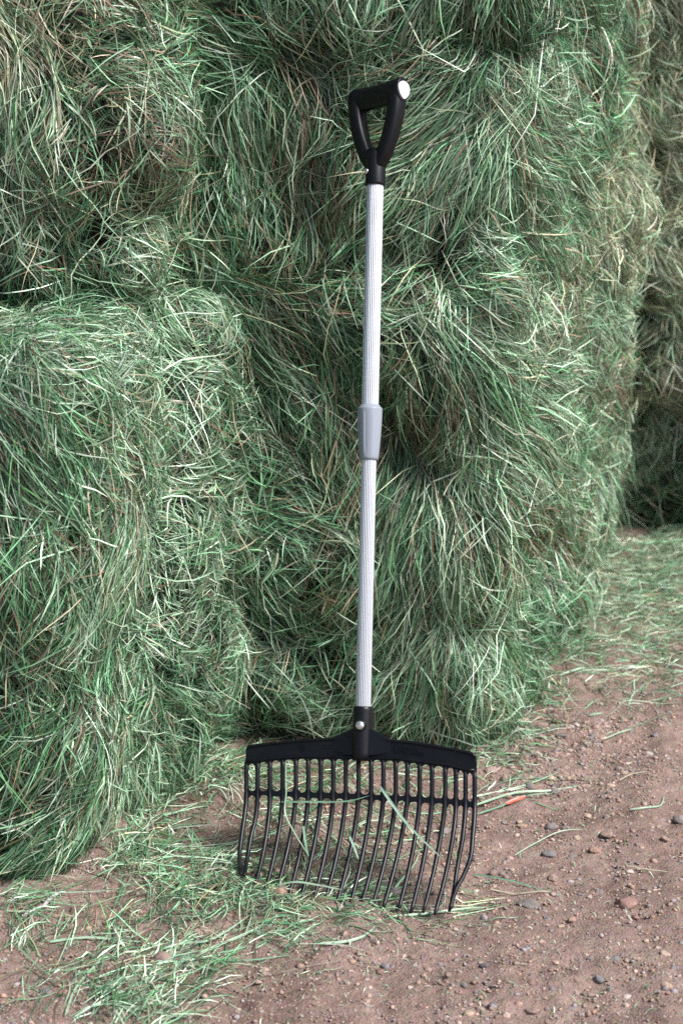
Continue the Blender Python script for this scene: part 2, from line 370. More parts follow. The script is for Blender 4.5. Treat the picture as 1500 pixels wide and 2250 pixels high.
# how the hay lies: (px, py of the spot on the stack seen from the front, its distance, lie in degrees, how combed 0..1, tuft kind)
COMB = [
 # upper left bale
 (60,120,3.4,-84,.75,'t'),(40,300,3.4,-100,.7,'p'),(110,420,3.4,-105,.5,'b'),(200,60,3.4,-60,.15,'b'),(200,250,3.4,-70,.2,'b'),(250,380,3.4,-50,.25,'b'),
 (340,80,3.4,-35,.3,'g'),(330,200,3.4,-60,.3,'p'),(330,300,3.4,-65,.3,'b'),(340,430,3.4,-75,.45,'s'),(350,520,3.4,-80,.4,'s'),(60,560,3.4,-65,.3,'d'),(180,600,3.4,-30,.2,'d'),(280,560,3.4,-55,.45,'p'),(20,480,3.4,-80,.4,'p'),
 # upper middle
 (420,180,3.75,-80,.85,'d'),(440,300,3.75,-112,.85,'g'),(400,400,3.75,-110,.8,'d'),(450,460,3.75,-105,.6,'d'),(540,220,3.75,-72,.8,'g'),(530,330,3.75,-85,.85,'g'),(620,330,3.75,-88,.85,'b'),(600,470,3.75,-70,.7,'g'),
 (510,430,3.75,-40,.4,'g'),(680,220,3.75,-85,.6,'b'),(700,420,3.75,-95,.7,'b'),(700,540,3.75,-95,.7,'b'),(480,560,3.75,-65,.7,'g'),(560,560,3.75,-100,.7,'b'),(780,500,3.75,-95,.7,'g'),
 (400,600,3.75,-12,.85,'d'),(520,620,3.75,-6,.9,'g'),(620,650,3.75,0,.8,'b'),(720,640,3.75,4,.8,'b'),(800,660,3.75,-5,.7,'g'),(880,690,3.7,5,.7,'p'),
 # top band and the one above
 (430,90,3.7,-5,.9,'d'),(520,75,3.7,-8,.9,'p'),(600,85,3.7,-10,.9,'b'),(700,95,3.7,0,.9,'p'),(790,120,3.7,12,.9,'p'),(880,110,3.7,205,.8,'p'),(450,25,3.7,-30,.5,'b'),(560,25,3.7,-88,.85,'d'),(700,25,3.7,-90,.8,'b'),(850,40,3.7,-110,.8,'g'),
 # upper right, parted at the ridge
 (960,60,3.7,-115,.85,'g'),(940,160,3.7,-135,.85,'g'),(1050,60,3.7,-100,.85,'g'),(1080,160,3.7,-92,.9,'p'),(1180,60,3.75,-60,.8,'d'),(1200,160,3.8,-40,.8,'d'),(1290,60,4.1,-55,.7,'d'),
 (980,270,3.7,-140,.9,'p'),(930,350,3.7,-148,.9,'p'),(1030,350,3.7,-115,.9,'p'),(1000,430,3.7,-125,.85,'p'),(1110,260,3.7,-70,.9,'p'),(1110,360,3.7,-80,.85,'g'),(1200,210,3.8,-3,.95,'p'),(1230,270,3.9,-8,.95,'p'),(1200,340,3.8,-25,.9,'p'),(1260,360,4,-20,.85,'g'),
 (1160,440,3.8,-45,.8,'g'),(1080,470,3.7,-80,.8,'g'),(940,480,3.7,-130,.7,'g'),(880,520,3.7,-115,.6,'b'),(900,610,3.7,-130,.8,'p'),(1000,560,3.7,-115,.7,'g'),(1070,600,3.7,15,.85,'p'),(1140,560,3.8,-70,.8,'d'),(1230,500,4,-60,.6,'g'),(1300,480,4.4,-75,.4,'t'),(1290,230,4.2,-60,.6,'d'),
 (1000,680,3.7,-60,.5,'g'),(930,730,3.7,-110,.6,'d'),(1120,690,3.8,-40,.35,'p'),(1220,640,4,-75,.3,'t'),
 # lower middle
 (570,740,3.75,-60,.85,'b'),(650,740,3.75,-62,.9,'b'),(720,760,3.75,-75,.9,'g'),(600,800,3.75,-50,.8,'g'),(680,850,3.75,-55,.6,'g'),(560,880,3.75,-48,.6,'g'),(620,960,3.75,-35,.5,'g'),(740,930,3.75,-88,.85,'b'),(740,1050,3.75,-85,.7,'b'),
 (540,1000,3.7,-30,.4,'g'),(650,1080,3.75,-25,.4,'g'),(560,1140,3.7,-5,.7,'d'),(700,1180,3.75,-8,.6,'p'),(620,1240,3.75,-65,.4,'g'),(730,1280,3.75,-95,.5,'b'),(640,1350,3.75,-30,.25,'g'),(700,1430,3.75,-80,.4,'g'),(560,1420,3.7,-20,.4,'p'),(600,1530,3.7,-70,.5,'g'),(620,1590,3.7,20,.7,'g'),(720,1580,3.7,48,.85,'p'),(740,1510,3.7,60,.6,'g'),
 (870,760,3.7,-100,.6,'d'),(860,860,3.7,-100,.6,'g'),(960,800,3.7,-88,.8,'b'),(960,900,3.7,-92,.7,'b'),(880,960,3.7,-105,.6,'b'),(960,1010,3.7,-98,.85,'p'),(900,1080,3.7,-112,.85,'g'),(990,1100,3.7,-92,.95,'p'),(960,1200,3.7,-100,.95,'p'),(900,1200,3.7,-115,.9,'g'),(880,1330,3.7,-118,.9,'p'),(980,1320,3.7,-98,.95,'p'),(1030,1200,3.7,-75,.9,'b'),(1070,1300,3.7,-68,.95,'p'),(1110,1390,3.75,-68,.9,'g'),
 (900,1440,3.7,-120,.9,'p'),(990,1440,3.7,-100,.85,'p'),(1060,1470,3.7,-75,.7,'p'),(1000,1560,3.65,-85,.5,'p'),(900,1570,3.65,-130,.6,'p'),(1080,1560,3.65,-75,.6,'p'),(850,1500,3.65,-110,.6,'g'),
 (1060,760,3.7,-40,.9,'p'),(1130,820,3.8,-32,.95,'p'),(1200,890,3.9,-38,.95,'p'),(1100,900,3.75,-45,.95,'g'),(1180,980,3.9,-48,.95,'p'),(1130,1040,3.8,-55,.9,'p'),(1220,1080,4,-55,.9,'g'),(1180,1160,3.9,-58,.85,'b'),(1270,1220,4.2,-60,.6,'b'),(1150,1280,3.85,-62,.5,'g'),(1230,1300,4.1,-70,.4,'g'),(1180,1400,3.9,-60,.4,'g'),
 (1200,760,3.95,-30,.4,'p'),(1280,760,4.3,-50,.3,'p'),(1300,900,4.4,-40,.4,'b'),(1280,1000,4.3,-50,.4,'g'),(1320,1100,4.5,-75,.5,'p'),
 (1060,1000,3.7,-80,.6,'p'),(1080,1120,3.7,-60,.6,'g'),
 # lower left: front, then chopped top and side
 (60,860,3.0,-50,.6,'g'),(140,860,3.05,-35,.6,'g'),(60,980,3.0,-60,.7,'d'),(160,960,3.05,-55,.6,'g'),(60,1120,3.0,-80,.7,'d'),(150,1100,3.05,-75,.6,'g'),(240,1000,3.15,-60,.5,'p'),(60,1280,3.0,-95,.7,'d'),(150,1260,3.05,-100,.6,'g'),(240,1200,3.2,-112,.8,'p'),(230,1340,3.2,-118,.85,'p'),(260,1120,3.2,-115,.7,'b'),
 (60,1440,3.0,-100,.5,'d'),(160,1450,3.1,-105,.4,'d'),(260,1480,3.2,-130,.4,'g'),(60,1600,3.0,-120,.5,'d'),(170,1580,3.1,-95,.5,'d'),(270,1620,3.2,-110,.5,'p'),(60,1760,3.0,-150,.6,'d'),(160,1760,3.1,-130,.6,'g'),(60,1900,3.0,-158,.75,'d'),(160,1880,3.1,-120,.6,'g'),(220,1780,3.2,-95,.7,'p'),
 (340,900,3.3,-30,.12,'c'),(420,760,3.5,-20,.08,'c'),(500,720,3.7,-20,.08,'c'),(300,780,3.3,-15,.15,'c'),(100,770,3.1,-10,.35,'c'),(400,1000,3.4,-20,.1,'c'),(480,860,3.6,-45,.25,'g'),(350,1150,3.3,-60,.1,'c'),(440,1200,3.5,-40,.08,'c'),(500,1100,3.6,-30,.1,'g'),(370,1300,3.3,-90,.12,'c'),(460,1380,3.5,-30,.1,'c'),(380,1450,3.3,-80,.12,'c'),(460,1550,3.5,-85,.25,'g'),(360,1620,3.3,-80,.3,'g'),(520,1620,3.65,-60,.3,'g'),(540,1300,3.7,-20,.2,'g'),
 # far right
 (1400,100,5.2,-75,.6,'s'),(1460,200,5.3,-85,.5,'s'),(1340,150,5,-70,.4,'t'),(1400,400,5.2,-60,.4,'s'),(1470,480,5.3,-100,.3,'s'),(1400,600,5.2,-40,.5,'s'),(1480,650,5.1,-40,.5,'s'),(1360,700,5,-70,.3,'p'),(1400,850,5.2,-88,.5,'s'),(1390,1000,5.2,-90,.6,'p'),(1370,1120,5.2,-92,.6,'p'),(1340,900,5,-85,.5,'p'),
 (1480,740,5.2,-70,.3,'s'),(1470,860,5.2,-70,.35,'s'),(1480,1080,5.5,-40,.25,'d'),  # last spot: dark kind paints the shade beneath the overhanging bale
]
CMP = np.array([at(a[0], a[1], a[2]) for a in COMB]); CANG = np.radians([a[3] for a in COMB]); CCOH = np.array([a[4] for a in COMB]); CKIND = np.array([a[5] for a in COMB])
CSC = np.array([1.0, .55, 1.0])
def comb(P):
    """lie angle, combedness and tuft kind at points of the stack"""
    ang = np.zeros(len(P)); coh = np.zeros(len(P)); kind = np.empty(len(P), dtype='<U1')
    for s in range(0, len(P), 20000):
        q = P[s:s + 20000]; d2 = (((q[:, None] - CMP[None]) * CSC) ** 2).sum(2)
        wgt = np.exp(-d2 / (2 * .045 ** 2)) + 1e-9 / (d2 + 1e-4)
        wgt /= wgt.sum(1, keepdims=True)
        c, sn = (wgt * (np.cos(CANG) * CCOH)).sum(1), (wgt * (np.sin(CANG) * CCOH)).sum(1)
        ang[s:s + 20000] = np.arctan2(sn, c); coh[s:s + 20000] = np.hypot(c, sn)
        cum = np.cumsum(wgt ** 1.5 / (wgt ** 1.5).sum(1, keepdims=True), 1); u = rng.random((len(q), 1))
        kind[s:s + 20000] = CKIND[np.minimum((cum < u).sum(1), len(CKIND) - 1)]
    return ang, coh, kind
UP = np.array([0, 0, 1.0])
def frame(nn):
    r = np.cross(np.broadcast_to(UP, nn.shape), nn); L = np.linalg.norm(r, axis=1, keepdims=True)
    flat = L[:, 0] < .35; r[flat] = np.array([1, 0, 0]) - nn[flat] * nn[flat, :1]
    r /= np.linalg.norm(r, axis=1, keepdims=True)
    return r, np.cross(nn, r)

def facing(P, nn):
    v = EYE - P; v /= np.linalg.norm(v, axis=1, keepdims=True)
    v2 = np.array([1.2, 0, 1.5]) - P; v2 /= np.linalg.norm(v2, axis=1, keepdims=True)
    v3 = np.array([-1.2, 0, 1.5]) - P; v3 /= np.linalg.norm(v3, axis=1, keepdims=True)
    return np.maximum.reduce([(v * nn).sum(1), (v2 * nn).sum(1), (v3 * nn).sum(1)])
def dress(b, root, n_tuft, singles, default='g', chopped=0.0, scale=1.0):
    surf = lambda P: floor_clip(*b.snap(P, 1))
    P, nn = b.sample(int(n_tuft * 3.2))
    x, y = in_view(P)
    ok = (facing(P, nn) > -.05) & (x > -70) & (x < 1570) & (y > -70) & (y < 2300) & (P[:, 2] > b.z0 - .01)
    P, nn = P[ok][:n_tuft], nn[ok][:n_tuft]; T = len(P)
    x, y = in_view(P)
    ang, coh, kind = comb(P)
    r, tt = frame(nn)
    # the lie is noted as it looks from the front of the stack: turn it into an angle on the skin itself
    v = P - EYE; v /= np.linalg.norm(v, axis=1, keepdims=True)
    X_ = np.array([1.0, 0, 0]) - v * v[:, :1]; X_ /= np.linalg.norm(X_, axis=1, keepdims=True); U_ = np.cross(X_, v)
    m11, m12 = (r * X_).sum(1), (tt * X_).sum(1); m21, m22 = (r * U_).sum(1), (tt * U_).sum(1)
    det = m11 * m22 - m12 * m21; sg = np.where(det < 0, -1, 1); det = sg * np.maximum(abs(det), .18)
    al_ = (np.cos(ang) * m22 - np.sin(ang) * m12) / det; be_ = (-np.cos(ang) * m21 + np.sin(ang) * m11) / det
    ang = np.arctan2(be_, al_)
    pile = Pile()
    def layer(sel, per, len_lo, len_hi, wd, h_lo, h_hi, spread, aspr, kinds=None, K=4, lift=.007):
        n = len(sel) * per; idx = np.repeat(sel, per)
        bend = rng.normal(0, 1, len(sel)) * .10; tuft_h = rng.uniform(h_lo, h_hi, len(sel)) * scale
        tang = ang[sel] + rng.normal(0, 1, len(sel)) * (.09 + 1.5 * (1 - coh[sel]) ** 1.8)
        chop = coh[sel] < .2; tlen = rng.uniform(len_lo, len_hi, len(sel)) * (.32 + .62 * np.clip(coh[sel] * 1.4, 0, 1) + .30 * (coh[sel] > .68) + .30 * (coh[sel] > .8))
        a = np.repeat(tang, per) + rng.normal(0, aspr, n) * (1 + 2.6 * (1 - np.repeat(coh[sel], per)))
        D = r[idx] * np.cos(a)[:, None] + tt[idx] * np.sin(a)[:, None]
        acr = np.cross(nn[idx], D)
        L = np.repeat(tlen, per) * rng.uniform(.55, 1.35, n)
        along = rng.normal(0, 1, (n, 1)) * np.repeat(tlen, per)[:, None] * .33
        P0 = P[idx] + acr * rng.normal(0, spread, (n, 1)) + D * along - D * (L * .5)[:, None]
        kk = kind[idx] if kinds is None else np.full(n, kinds)
        cl = pick_colours(kk) * np.repeat(rng.lognormal(0, .26, len(sel)), per)[:, None]
        if kinds == 'u': cl = cl * .62  # under layer darkened: shade between the tufts put into the blade colour
        h0 = np.repeat(tuft_h, per) + rng.normal(0, .004, n)
        grav = .12 * np.repeat(coh[sel], per)
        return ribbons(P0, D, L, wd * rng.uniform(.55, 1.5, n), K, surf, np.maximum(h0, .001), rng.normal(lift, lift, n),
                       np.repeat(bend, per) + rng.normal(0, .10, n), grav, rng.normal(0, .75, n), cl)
    al = np.arange(T)
    u = rng.random(T)
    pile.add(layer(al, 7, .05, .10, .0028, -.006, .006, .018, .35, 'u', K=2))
    pile.add(layer(al[u < .9], 18, .035, .11, .0018, .002, .022, .012, .17, K=2))
    pile.add(layer(al[u > .5], 14, .05, .155, .0020, .014, .044, .010, .13, K=3, lift=.010))
    # stray single blades over all of it
    ns = max(40, T // 2); q = rng.integers(0, T, ns)
    def strays(q, K, kk, lo, hi, wd):
        n = len(q); a = ang[q] + rng.normal(0, 1.1, n); D = r[q] * np.cos(a)[:, None] + tt[q] * np.sin(a)[:, None]
        L = rng.uniform(lo, hi, n)
        return ribbons(P[q] + nn[q] * 0 + rng.normal(0, .01, (n, 3)), D, L, wd * rng.uniform(.6, 1.4, n), K, surf, rng.uniform(.02, .042, n),
                       rng.normal(.01, .015, n), rng.normal(0, .16, n), rng.uniform(0, .12, n), rng.normal(0, .5, n), pick_colours(kk) * 1.15, wob=.002)
    pile.add(strays(q, 6, np.where(rng.random(ns) < .7, 'p', 's'), .05, .18, .0021))
    lg = tag(pile.build('loose_grass', root), kind='stuff')
    # the longest, palest blades, each an object
    vis = np.where((x > 0) & (x < 1500) & (y > 0) & (y < 2250) & (facing(P, nn) > .2))[0]
    if singles and len(vis):
        q = rng.choice(vis, singles)
        V, F, C = strays(q, 8, np.where(rng.random(singles) < .62, 'p', 's'), .08, .24, .0026)
        m = 18; f = 8
        for i in range(singles):
            mesh_obj('grass_blade', V[i * m:(i + 1) * m], F[i * f:(i + 1) * f] - i * m, M_GRASS, root, smooth=True, col=C[i * m:(i + 1) * m])
    return T
def floor_clip(P, nn):
    gz = ground_z(P[:, 0], P[:, 1]) + .004
    low = P[:, 2] < gz
    P = P.copy(); nn = nn.copy()
    P[low, 2] = gz[low]; nn[low] = (0, -.3, .95)
    return P, nn

# ------------------------------------------------------------------ the bales
BALES = [
 # foot corners (front-left first, counter-clockwise seen from above), z0, z1, edge sharpness, tufts, singles, label, seam softening, taper
 ('lower_left', [(-1.25, 2.80), (-.41, 3.08), (-.34, 3.50), (-1.25, 3.8)], 0, .935, 24, 3600, 80,
  'low green hay bale at the left edge with its chopped top showing', (0, 0), .10),
 ('lower_left', [(-.8, 3.36), (-.355, 3.41), (-.165, 3.69), (-.165, 4.3), (-.8, 4.3)], 0, .93, 21, 3300, 60,
  'low hay bale with a pale chopped end, just right of the left edge bale', (0, 0), .03),
 ('upper_left', [(-1.3, 3.24), (-.312, 3.40), (-.30, 4.3), (-1.3, 4.4)], .972, 1.9, 26, 2700, 60,
  'brownish hay bale stacked on the low left bale, straw hanging from its right edge', (0, 0), 0),
 ('lower_mid', [(-.45, 3.75), (.315, 3.68), (.705, 4.78), (-.45, 4.9)], 0, .93, 34, 6200, 110,
  'bottom hay bale behind the lower half of the fork, long grass hanging at its corner', (0, .025), .07),
 ('upper_mid', [(-.45, 3.77), (.31, 3.69), (.72, 4.8), (-.45, 4.9)], .92, 1.405, 38, 3900, 90,
  'green hay bale behind the top of the fork, grass parted at its right corner', (.018, .018), 0),
 ('top_mid', [(-.45, 3.755), (.31, 3.665), (.72, 4.8), (-.45, 4.9)], 1.40, 1.9, 34, 1000, 30,
  'topmost hay bale along the upper edge, a pale band of flattened grass beneath it', (.01, 0), 0),
 ('lower_right', [(.35, 4.9), (.71, 4.95), (.86, 5.42), (.35, 6.0)], 0, .94, 30, 1100, 30,
  'pale bottom hay bale further back at the right, its foot on the strewn grass', (0, .05), .07),
 ('upper_right', [(.35, 4.88), (.72, 4.92), (.875, 5.4), (.35, 6.0)], .94, 1.9, 30, 1300, 30,
  'tan hay bale further back at the right, stacked on the pale bottom one', (.04, 0), 0),
 ('far_low', [(.78, 5.40), (1.9, 5.40), (1.9, 6.3), (.78, 6.3)], 0, .44, 26, 900, 14,
  'bottom hay bale at the far right edge, coloured dark for the shade there', (0, 0), 0),
 ('far_mid', [(.76, 5.08), (1.5, 5.08), (1.5, 6.3), (.76, 6.3)], .42, 1.0, 26, 1700, 14,
  'tan green hay bale overhanging the shaded one at the far right edge', (0, .03), 0),
 ('far_top', [(.76, 5.06), (1.5, 5.06), (1.5, 6.3), (.76, 6.3)], 1.0, 1.9, 26, 1700, 14,
  'brownish tan hay bale highest in the stack at the far right edge', (.03, 0), 0),
]
for k, (nm, foot, z0, z1, beta, nt_, sg, lab, ext, tap) in enumerate(BALES):
    b = Bale(foot, z0, z1, beta, seed=50 + k, amp=1.0, ext=ext, taper=tap)
    root = tag(empty('hay_bale'), lab, 'hay bale', 'stacked hay bales')
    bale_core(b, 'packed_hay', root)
    T = dress(b, root, nt_, sg)

# ------------------------------------------------------------------ grass strewn on the ground
def gsurf(P):
    z = ground_z(P[:, 0], P[:, 1]) + .003
    P = P.copy(); P[:, 2] = z; nn = np.zeros_like(P); nn[:, 2] = 1; return P, nn
SPOTS = [  # px, py, spread px, count, lie, combed, heap height
 (330,1700,90,700,0,.2,.012),(450,1700,80,900,0,.3,.010),(560,1690,70,600,0,.3,.010),(700,1700,90,500,5,.3,.008),(860,1690,90,260,10,.3,.006),
 (330,1800,80,500,-30,.2,.010),(300,1890,80,800,20,.2,.014),(380,1960,90,1000,15,.3,.014),(480,1900,60,500,0,.2,.012),(520,1960,50,500,-60,.3,.016),(620,2000,60,350,10,.4,.010),
 (760,1990,70,260,5,.5,.006),(560,2040,60,240,25,.5,.008),(880,2005,60,140,0,.6,.004),(1000,2000,70,60,2,.8,.004),
 (240,2060,90,280,15,.4,.010),(330,2110,100,300,25,.5,.010),(420,2130,80,380,28,.7,.008),(240,2210,90,380,20,.4,.014),(340,2230,80,360,35,.6,.014),(150,2140,80,200,-20,.2,.008),(60,2060,80,220,20,.3,.008),(30,1990,60,300,10,.3,.010),
 (640,2080,60,80,22,.8,.004),(600,1780,110,420,0,.3,.005),(760,1850,120,420,0,.2,.005),(900,1800,100,240,10,.3,.004),(700,1930,110,260,10,.3,.004),
 (1080,1720,60,50,15,.7,.004),(1150,1745,70,40,18,.9,.003),
 (1320,1230,70,1000,-5,.6,.008),(1420,1220,70,1100,0,.8,.008),(1390,1300,90,1300,0,.75,.007),(1300,1330,70,800,-5,.6,.007),(1470,1350,70,700,0,.75,.006),(1380,1400,90,600,0,.7,.005),
 (1240,1420,60,650,-10,.5,.007),(1300,1480,90,260,5,.6,.004),(1430,1450,80,300,-5,.7,.004),(1180,1520,50,320,-40,.4,.006),(1130,1600,50,220,-30,.4,.006),(1100,1660,50,110,0,.3,.004),(1400,1530,90,60,5,.5,.003),
 (1460,1190,50,500,0,.7,.008),(1480,1168,50,500,0,.6,.008),(1460,1150,60,700,-5,.6,.012),(1500,1150,50,500,-5,.6,.012),(1430,1260,90,700,0,.8,.008),(950,1660,80,260,-20,.4,.012),(1060,1640,50,200,-30,.4,.010),
]
pile = Pile(); G0 = []
for px, py, sp, n, lie, cmbd, hh in SPOTS:
    n = int(n * (.42 if px < 1000 else .55)); hh = hh * .7
    q = np.stack([rng.normal(px, sp * .55, n), rng.normal(py, sp * .42, n)], 1)
    Pg = np.array([ground_at(*v) for v in q])
    grp = rng.integers(0, max(2, n // 9), n); ga = rng.normal(0, 1, n)[grp]
    a = R(lie) + ga * (1.6 * (1 - cmbd)) + rng.normal(0, .25, n) + (rng.random(n) < .18) * rng.uniform(-1.5, 1.5, n)
    D = np.stack([np.cos(a), np.sin(a) * 1.3, np.zeros(n)], 1); D /= np.linalg.norm(D, axis=1, keepdims=True)
    far_ = 1.0; L = rng.lognormal(math.log(.058), .55, n).clip(.015, .18)
    kd = rng.choice(['g', 'p', 's', 'b', 'd'], n, p=[.36, .38, .08, .13, .05] if px < 1000 else [.2, .44, .16, .18, .02])
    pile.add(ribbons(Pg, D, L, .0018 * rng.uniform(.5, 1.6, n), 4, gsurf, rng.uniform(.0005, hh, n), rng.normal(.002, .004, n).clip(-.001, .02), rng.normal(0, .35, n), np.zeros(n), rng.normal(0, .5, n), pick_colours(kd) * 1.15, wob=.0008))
n = 7000                                            # short chaff trodden into the dirt
q = np.concatenate([np.stack([rng.uniform(-100, 1600, 3500), rng.uniform(1250, 2300, 3500)], 1), np.stack([rng.normal(450, 260, 2000), rng.normal(1900, 170, 2000)], 1), np.stack([rng.normal(1300, 150, 1500), rng.normal(1400, 120, 1500)], 1)])
Pg = np.array([ground_at(*v) for v in q]); a = rng.uniform(0, 6.28, n); D = np.stack([np.cos(a), np.sin(a), np.zeros(n)], 1)
pile.add(ribbons(Pg, D, rng.uniform(.004, .022, n), rng.uniform(.0008, .002, n), 2, gsurf, rng.uniform(.0005, .004, n), np.zeros(n), rng.normal(0, .3, n), np.zeros(n), rng.normal(0, .4, n), pick_colours(rng.choice(['g', 'p', 's', 'b', 't'], n, p=[.2, .3, .2, .2, .1])), wob=.0005))
tag(pile.build('strewn_grass'), 'cut green grass strewn over the dirt along the foot of the bales', 'grass', kind='stuff')

def strand(pts, width, colr, K=14, tw=.0, name='grass_strand', parent=None):
    """one blade through given 3D points"""
    pts = np.array(pts, float); s = np.linspace(0, len(pts) - 1, K + 1)
    # Catmull-Rom
    C = []
    for v in s:
        i = min(int(v), len(pts) - 2); f = v - i; p = [pts[max(i - 1, 0)], pts[i], pts[i + 1], pts[min(i + 2, len(pts) - 1)]]
        C.append(.5 * (2 * p[1] + (p[2] - p[0]) * f + (2 * p[0] - 5 * p[1] + 4 * p[2] - p[3]) * f * f + (3 * p[1] - p[0] - 3 * p[2] + p[3]) * f ** 3))
    C = np.array(C); T = np.gradient(C, axis=0); T /= np.linalg.norm(T, axis=1, keepdims=True)
    view = EYE - C; view /= np.linalg.norm(view, axis=1, keepdims=True)
    nrm = .6 * view + .4 * UP; side = np.cross(T, nrm); side /= np.linalg.norm(side, axis=1, keepdims=True)
    nr = np.cross(side, T); t = np.linspace(0, 1, K + 1)
    ang = tw * (t - .3); side = side * np.cos(ang)[:, None] + nr * np.sin(ang)[:, None]
    wp = width * .5 * np.interp(t, [0, .08, .5, .85, 1], [.5, 1, 1, .7, .1])
    fold = nr * (wp * .35)[:, None]
    V = np.stack([C - side * wp[:, None] + fold, C, C + side * wp[:, None] + fold], 1).reshape(-1, 3)
    F = []
    for k in range(K):
        a = k * 3; F += [(a, a + 1, a + 4, a + 3), (a + 1, a + 2, a + 5, a + 4)]
    cc = np.repeat(np.array(colr)[None], len(V), 0) * rng.uniform(.93, 1.07, (len(V), 1))
    return mesh_obj(name, V, np.array(F), M_GRASS, parent, smooth=True, col=cc)
def on_ground(pxs, h=.006):
    out = []
    for px, py in pxs:
        p = ground_at(px, py); p[2] = ground_z(p[:1], p[1:2])[0] + h; out.append(p)
    return out
PG, GG, ST = (.30, .42, .29), (.16, .30, .19), (.44, .40, .29)
GROUP_S = 'long single grass strands lying on the dirt'
for pts, wd, c, lab in [
 ([(1035,1755),(1120,1740),(1180,1722),(1225,1703)], .005, PG, 'long pale strand slanting up across the dirt beside the fork'),
 ([(1045,1775),(1130,1748),(1210,1735),(1290,1728)], .006, PG, 'wide pale green strand fanning out right of the fork crossbar'),
 ([(1048,1800),(1100,1778),(1150,1758),(1225,1745)], .004, GG, 'green strand with its tip beside the red scrap'),
 ([(860,2022),(940,2012),(1020,2000),(1068,1998)], .005, PG, 'straight pale strand in front of the tines at the right end'),
 ([(700,2085),(760,2080),(800,2068),(825,2040)], .006, PG, 'curved pale strand alone on the dirt in front of the tines'),
 ([(1383,1795),(1420,1792),(1450,1778),(1458,1758)], .004, PG, 'curled pale strand on the open dirt at the right'),
 ([(1230,1495),(1270,1488),(1285,1482)], .006, PG, 'short broad pale leaf on the dirt right of the bale corner'),
 ([(1295,1585),(1310,1576),(1322,1572)], .005, PG, 'short pale green leaf tip among the gravel'),
 ([(1380,1555),(1390,1530),(1405,1515),(1418,1498)], .005, PG, 'upright-looking pale strand near the right edge of the strewn grass'),
 ([(1435,1515),(1470,1530),(1500,1540)], .005, GG, 'dark green broad strand running out at the right edge'),
 ([(1325,1630),(1360,1618),(1390,1610)], .0035, PG, 'thin pale strand lying straight on the gravel'),
 ([(1360,1718),(1385,1714),(1420,1713)], .003, ST, 'short straw piece lying flat right of the gravel patch'),
 ([(1130,1877),(1170,1862),(1230,1840),(1290,1838)], .0028, PG, 'thin pale curved stem right of the tines'),
 ([(1075,1955),(1130,1962),(1180,1966),(1210,1966)], .003, ST, 'thin straw stem lying level right of the tine tips'),
 ([(1375,1908),(1420,1918),(1470,1925)], .003, ST, 'thin straw stem on bare dirt at the far right'),
 ([(110,2065),(190,2058),(260,2060),(320,2064)], .005, PG, 'long level pale strand on the dirt in front of the low left bale'),
 ([(165,2232),(240,2205),(330,2160),(420,2105)], .0055, (.26,.38,.25), 'broad pale strand bundle sweeping up at the bottom left'),
 ([(145,2235),(165,2180),(200,2130),(238,2085)], .005, PG, 'slender strand rising from the heap at the bottom left'),
 ([(330,2100),(400,2076),(470,2070),(560,2010)], .005, (.26,.38,.26), 'long pale strand leading to the left tines'),
 ([(440,2098),(500,2070),(560,2045),(640,2000)], .0055, (.28,.40,.27), 'broad light strand lying in front of the left tines'),
 ([(380,2110),(450,2118),(540,2120),(640,2112)], .004, GG, 'level green strand in front of the strewn grass'),
 ([(50,2018),(90,2005),(120,1985),(146,1972)], .008, (.48, .42, .44), 'thick pinkish pale stalk at the foot of the low left bale'),
 ([(320,1832),(332,1812),(342,1795)], .008, (.42, .34, .36), 'short mauve stalk standing out of the strewn grass'),
 ([(310,1936),(400,1930),(480,1936),(545,1962)], .004, PG, 'pale level strand beside the leftmost tines'),
 ([(560,2050),(585,2080),(560,2100)], .004, PG, 'small hooked strand in front of the left tines'),
 ([(1040,1920),(1100,1935),(1160,1950),(1240,1975)], .004, GG, 'green strand trailing away from the right tine tips'),
 ([(500,1700),(560,1712),(600,1708)], .005, (.40, .30, .14), 'ochre strand seen through the left slots of the fork'),
]:
    tag(strand(on_ground(pts), wd * .8, c, K=12, tw=rng.uniform(-.6, .6)), lab, 'grass strand', GROUP_S)
tag(strand(on_ground([(1112,1774),(1134,1768),(1154,1765)], .009), .007, (.75, .12, .07), K=6, name='red_scrap'), 'small orange red leaf scrap on the dirt right of the fork', 'leaf scrap')

# ------------------------------------------------------------------ gravel and stones
def icosphere(sub):
    import bmesh
    bm = bmesh.new(); bmesh.ops.create_icosphere(bm, subdivisions=sub, radius=1); bm.verts.ensure_lookup_table()
    V = np.array([v.co[:] for v in bm.verts]); F = np.array([[v.index for v in f.verts] for f in bm.faces]); bm.free(); return V, F
SCOL = .35 * np.array([.33, .235, .19]) + .65 * np.array([(.30, .20, .155), (.26, .19, .16), (.17, .15, .15), (.34, .24, .19), (.12, .13, .16), (.22, .13, .10), (.40, .31, .26), (.20, .20, .22), (.30, .17, .11)])
V1, F1 = icosphere(1); V2, F2 = icosphere(3)
n = 26000
px_ = np.concatenate([rng.uniform(-150, 1650, n - 4500), rng.normal(1250, 130, 3000), rng.normal(950, 250, 1500)])
py_ = np.concatenate([rng.uniform(1200, 2300, n - 4500), rng.normal(1640, 60, 3000), rng.normal(1850, 100, 1500)])
PP = np.array([ground_at(a, b_) for a, b_ in zip(px_, py_)])
sz = rng.lognormal(math.log(.0021), .48, n).clip(.0008, .0075)
base = V1[None] * (1 + rng.uniform(-.25, .25, (n, len(V1), 1)))
base = base * (sz[:, None] * rng.uniform(.6, 1.3, (n, 3)))[:, None, :] * np.array([1, 1, .75])
th = rng.uniform(0, 6.28, n); c_, s_ = np.cos(th)[:, None], np.sin(th)[:, None]
bx, by = base[..., 0] * c_ - base[..., 1] * s_, base[..., 0] * s_ + base[..., 1] * c_
